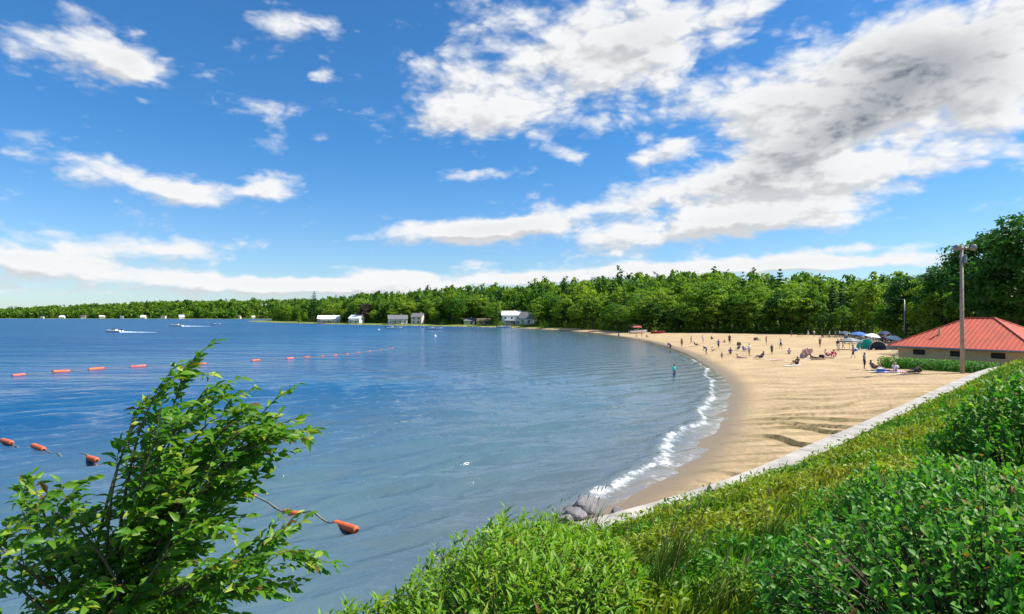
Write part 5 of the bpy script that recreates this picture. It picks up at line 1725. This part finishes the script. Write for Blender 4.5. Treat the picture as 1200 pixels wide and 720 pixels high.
person(834, 398, 'sit', 'small dark person sitting far back, right of the white shirt', 'black', 'black', 'dark', 1, .4)
person(835, 412, 'sit', 'pale sunbather sitting alone in the middle of the sand', 'peach', 'peach', 'brown', 0, .9, .9, 'tank', lowkind='trunks')
person(849, 402, 'sit', 'small person in olive sitting left of the standing figure in black', 'olive', 'olive', 'brown', 0, -.6, .8)
person(855, 403.5, 'stand', 'person in black standing at the middle of the beach', 'black', 'black', 'dark', 2, .1, 1.12)
person(856, 415, 'sit', 'person in a purple top sitting in front of the standing figure in black', 'purple', 'navy', 'dark', 1, -.4, 1.15)
chair(864, 411, 'grey empty beach chair right of the seated purple figure', 'grey', -1.0)
bag(866, 405, 'olive beach bag behind the grey empty chair', 'olive', 1.8)
p_ = chair(873, 412, 'beach chair under the person in violet', 'lilac', .2); person(0, 0, 'recline', 'person in a violet shirt sitting in a chair by the standing white shirt', 'purple', 'lilac', 'blond', 0, .2, 1.0, pos=p_)
person(878, 417, 'stand', 'dark-haired person in a white shirt standing among the seated group', 'white', 'grey', 'dark', 1, .6, 1.06)
chair(889, 399.5, 'dark beach chair far back near the trees', 'black', .6); bag(885, 399, 'brown bag beside the far dark chair', 'brown', 1.6)
p_ = chair(891, 421, 'black beach chair facing left with the reclining person in black', 'black', -1.35); person(0, 0, 'recline', 'person in black reclining with legs stretched to the left', 'black', 'black', 'dark', 1, -1.35, 1.12, pos=p_)
person(904.5, 416, 'stand', 'slim child in black standing right of the reclining person in black', 'black', 'black', 'dark', 1, .3, .88)
towel(911, 422, 'pink towel lying flat on the open sand', 'pink', .1)
person(934, 428, 'sit', 'person in black sitting on the sand with legs to the left', 'black', 'black', 'dark', 1, -1.3, 1.15); towel(929, 429, 'grey towel under the seated person in black', 'white', .05, 1.0, 2.0)
person(941, 421, 'bend', 'sunlit person in peach bending behind the one seated in black', 'peach', 'peach', 'blond', 0, 1.4, 1.05, 'tank')
umbrella(949, 419.5, 'lilac beach umbrella tilted over a blanket', 'lilac', 1.35, 1.0, -.7)
towel(957, 421.5, 'dark blanket between the lilac umbrella and the people in pink', 'brown', .1, 1.1, 2.4); person(955, 420.5, 'lie', 'person in brown lying on the dark blanket', 'brown', 'black', 'dark', 1, 1.5, 1.05); bag(963, 420, 'black bag on the dark blanket', 'black', 1.3)
p_ = chair(971, 419, 'pink beach chair left of the red shirt', 'pink', .3); person(0, 0, 'recline', 'person in a pink top in the pink chair', 'pink', 'pink', 'blond', 0, .3, 1.15, pos=p_)
p_ = chair(977, 420, 'beach chair under the person in the red shirt', 'red', -.5); person(0, 0, 'recline', 'person in a red shirt sitting beside the pink chair', 'red', 'pink', 'brown', 0, -.5, 1.2, pos=p_)
person(982, 412, 'stand', 'person with a black shirt and white shorts standing behind the red shirt', 'black', 'white', 'dark', 1, .2, 1.08)
person(988, 411, 'walk', 'person in grey walking right of the black shirt and white shorts', 'grey', 'peach', 'blond', 0, 1.4, 1.0)
# back edge of the sand
person(927, 395, 'stand', 'leftmost dark small figure at the tree edge', 'black', 'navy', 'dark', 1, .3, .95, group='small figures at the foot of the wood')
picnic_table(939, 394.5, 'dark picnic table at the tree edge beside the leftmost small figure', .2, M['bark']); picnic_table(968, 396, 'dark picnic table at the tree edge behind the pink group', -.3, M['bark'])
for k, (px, py, ps, c1, c2, lab) in enumerate([(947, 395, 'stand', 'grey', 'white', 'small figure in grey between the two dark picnic tables'), (954, 395, 'walk', 'white', 'grey', 'small figure in white walking between the picnic tables'), (963, 396.5, 'arms', 'black', 'black', 'small figure in black at the right picnic table'),
                                               (972, 396, 'stand', 'lilac', 'white', 'small pale figure right of the right picnic table'), (979, 397, 'walk', 'grey', 'navy', 'small figure in grey at the tree edge behind the red shirt'), (992, 399, 'stand', 'white', 'blue', 'small figure in white left of the blue umbrella')]):
    person(px, py, ps, lab, c1, c2, 'dark', k % 3, .4 * k, 1.0, group='small figures at the foot of the wood')
# camp by the pavilion
umbrella(1006, 403, 'blue beach umbrella at the back of the beach left of the pavilion', 'blue', 2.3, 1.6, .1)
canopy(997, 410, 'low grey canopy left of the turquoise tent', 'grey', 2.3)
shelter(1014, 409.5, 'turquoise beach tent left of the pavilion', 'teal', 2.6, 1.7, .2)
shelter(1028, 410.5, 'dull blue beach tent at the left corner of the pavilion roof', 'slate', 2.6, 1.4, -.1)
umbrella(1021, 405, 'white beach umbrella behind the two tents', 'white', 2.2, 1.3, .15)
for k, (px, py, ps, c1, c2, hr, lab) in enumerate([(1009, 408, 'stand', 'black', 'navy', 'dark', 'person in black standing between the grey canopy and the turquoise tent'), (1021, 409, 'arms', 'lilac', 'blue', 'cap', 'person in a white cap standing between the tents'), (1034, 405, 'stand', 'black', 'black', 'dark', 'person in black behind the blue tent'),
                                                   (1038, 406, 'walk', 'purple', 'navy', 'blond', 'person in purple walking behind the blue tent'), (1030, 402, 'stand', 'white', 'grey', 'brown', 'person in white farther back behind the blue tent'), (1044, 404, 'stand', 'red', 'black', 'dark', 'person in red left of the lamp post'), (1016, 403, 'sit', 'navy', 'grey', 'dark', 'seated person in navy under the white umbrella')]):
    person(px, py, ps, lab, c1, c2, hr, k % 3, .5 * k - 1, 1.05, group='people by the tents')
picnic_table(1046, 402, 'pale picnic table left of the lamp post', .3); cooler(1003, 412, 'blue cooler beside the grey canopy', 'blue')
# group in front of the hedge
person(1013, 433, 'stand', 'person in dark clothes standing left of the group in front of the hedge', 'grey', 'black', 'dark', 1, 1.3, 1.02, group='people in front of the hedge')
p_ = chair(1026, 434.5, 'black beach chair at the left of the group in front of the hedge', 'black', .5); person(0, 0, 'recline', 'person in black in the chair beside the standing dark figure', 'black', 'brown', 'dark', 1, .5, 1.1, pos=p_, group='people in front of the hedge')
towel(1040, 436.5, 'lilac blanket in the middle of the group before the hedge', 'lilac', .1, 1.4, 3.2)
person(1036, 436, 'lie', 'person in blue lying on the lilac blanket', 'blue', 'purple', 'brown', 0, 1.5, 1.1, group='people in front of the hedge'); person(1049, 436, 'sit', 'person in a white top sitting at the end of the lilac blanket', 'white', 'lilac', 'blond', 0, -.5, 1.1, group='people in front of the hedge')
p_ = chair(1041, 430, 'grey beach chair behind the lilac blanket', 'grey', -.2); person(0, 0, 'recline', 'person in olive in the grey chair behind the lilac blanket', 'olive', 'grey', 'dark', 1, -.2, 1.0, pos=p_, group='people in front of the hedge')
person(1068, 437.5, 'lie', 'person in black lying farthest right before the hedge', 'black', 'black', 'brown', 0, -1.5, 1.15, group='people in front of the hedge'); towel(1066, 438.5, 'brown towel under the person lying farthest right', 'brown', .05, 1.0, 2.1); bag(1076, 436, 'black bag right of the person lying before the hedge', 'black', 1.2)
cooler(1032, 437, 'white-lidded blue cooler at the foot of the black chair', 'blue')
# far end of the beach
boat(748, 387, 6.4, 'red-topped white boat pulled up at the far end of the beach', .15, None, True, pos=hit(748, 391), z=0)
bpy.data.objects[[o.name for o in bpy.data.objects if o.get('label', '').startswith('red-topped')][0]].location.z = hit(748, 391).z + .3
t_ = [o for o in bpy.data.objects if o.get('label', '').startswith('red-topped')][0]
MB().add([(-2.2, -1.1, 1.75), (1.0, -1.1, 1.75), (1.0, 1.1, 1.75), (-2.2, 1.1, 1.75), (-1.9, -.7, 2.35), (.6, -.7, 2.35), (.6, .7, 2.35), (-1.9, .7, 2.35)], [(3, 2, 1, 0), (4, 5, 6, 7), (0, 1, 5, 4), (1, 2, 6, 5), (2, 3, 7, 6), (3, 0, 4, 7)]).build('canvas_top', M['redhull'], t_)
for x in (-2.0, .8):
    for y in (-.95, .95): MB().tube([(x, y, .6), (x, y, 1.76)], .03, 5).build('top_post', M['metal'], t_)
p_ = hit(771, 391); boat(771, 391, 4.6, 'low dark red rowing boat right of the red-topped boat', -.05, M['redhull'], False, pos=p_, z=p_.z + .25)
person(725, 394, 'stand', 'tiny figure standing in the shallows at the far end', 'grey', 'navy', 'dark', 1, 0, 1.0, pos=in_water(725, 394.5, .4))
for k, (px, py, c) in enumerate([(746, 395, 'peach'), (752, 395.5, 'pink'), (758, 395.5, 'brown')]):
    person(px, py, ('sit', 'stand', 'sit')[k], ['sunbather in peach left of two others below the red-topped boat', 'sunbather in pink standing below the red-topped boat', 'sunbather in brown sitting below the red rowing boat'][k], c, c, 'brown', 0, .3 * k, 1.0, 'tank', lowkind='trunks')

# shaded crowd under the trees left of the pavilion
_r = random.Random(31)
_where = ['left of the blue umbrella', 'behind the grey canopy', 'behind the turquoise tent', 'behind the blue tent', 'near the lamp post']
_tops = ['white', 'navy', 'lilac', 'red', 'grey', 'black', 'blue', 'pink', 'olive', 'purple', 'peach', 'brown']
for k in range(26):
    px = 984 + 66 * ((k * .618) % 1.0); py = _r.uniform(395.5, 403)
    ps = ('stand', 'arms', 'walk', 'sit', 'stand')[k % 5]; c = _tops[(k * 5) % 12]; c2 = ('navy', 'white', 'grey', 'olive')[k % 4]
    w = _where[min(int((px - 984) / 13.3), 4)]
    person(px, py, ps, '%s person in %s with %s shorts in the crowd %s' % ({'stand': 'standing', 'arms': 'arms-folded', 'walk': 'walking', 'sit': 'seated'}[ps], c, c2, w), c, c2, ('dark', 'brown', 'blond')[k % 3], k % 3, _r.uniform(-3, 3), _r.uniform(.95, 1.1), group='shaded crowd under the trees')
for k, (px, py, c, lab) in enumerate([(990, 400, 'slate', 'slate blue umbrella among the crowd left of the blue umbrella'), (1036, 400, 'navy', 'navy umbrella among the crowd behind the blue tent'), (1046, 408, 'white', 'white umbrella beside the left corner of the pavilion roof')]):
    umbrella(px, py, lab, c, 2.1, 1.3, .1 * k)
for k, (px, py, ps, c1, c2, lab) in enumerate([(842, 409, 'walk', 'blue', 'navy', 'person in blue walking on the sand right of the reclining sunbather'), (868, 420, 'lie', 'pink', 'pink', 'sunbather in pink lying in front of the seated group'), (898, 404, 'stand', 'red', 'grey', 'person in red standing alone behind the reclining person in black'),
                                               (915, 409, 'walk', 'white', 'navy', 'person in a white top walking across the middle of the sand'), (925, 415, 'sit', 'lilac', 'grey', 'person in lilac sitting left of the tilted umbrella'), (961, 407, 'stand', 'olive', 'brown', 'person in olive standing behind the dark blanket'),
                                               (1000, 420, 'walk', 'grey', 'navy', 'person in grey walking between the red shirt and the hedge group'), (828, 416, 'bend', 'navy', 'grey', 'person in navy bending down by the swash'), (846, 421, 'stand', 'peach', 'navy', 'small child standing near the swash')]):
    person(px, py, ps, lab, c1, c2, ('dark', 'brown', 'blond')[k % 3], k % 2, .7 * k, .62 if 'child' in lab else 1.0)


# ================================================================== tell look-alikes apart by their order from the left
_same = {}
for o in list(COL.objects):
    if o.parent is None and o.get('label') and o.get('kind') is None: _same.setdefault(o['label'], []).append(o)
_ORD = 'leftmost,second,third,fourth,fifth,sixth,seventh,eighth,ninth,tenth,eleventh,twelfth,thirteenth,fourteenth,fifteenth,sixteenth,seventeenth,eighteenth,nineteenth,twentieth'.split(',')
for lab, os_ in _same.items():
    if len(os_) < 2 or len(os_) > 20: continue
    os_.sort(key=lambda o: o.location.x / max(o.location.y, .1))
    for i, o in enumerate(os_):
        o['label'] = (_ORD[i] if i == 0 else ('rightmost' if i == len(os_) - 1 else _ORD[i] + ' from left,')) + ' ' + lab
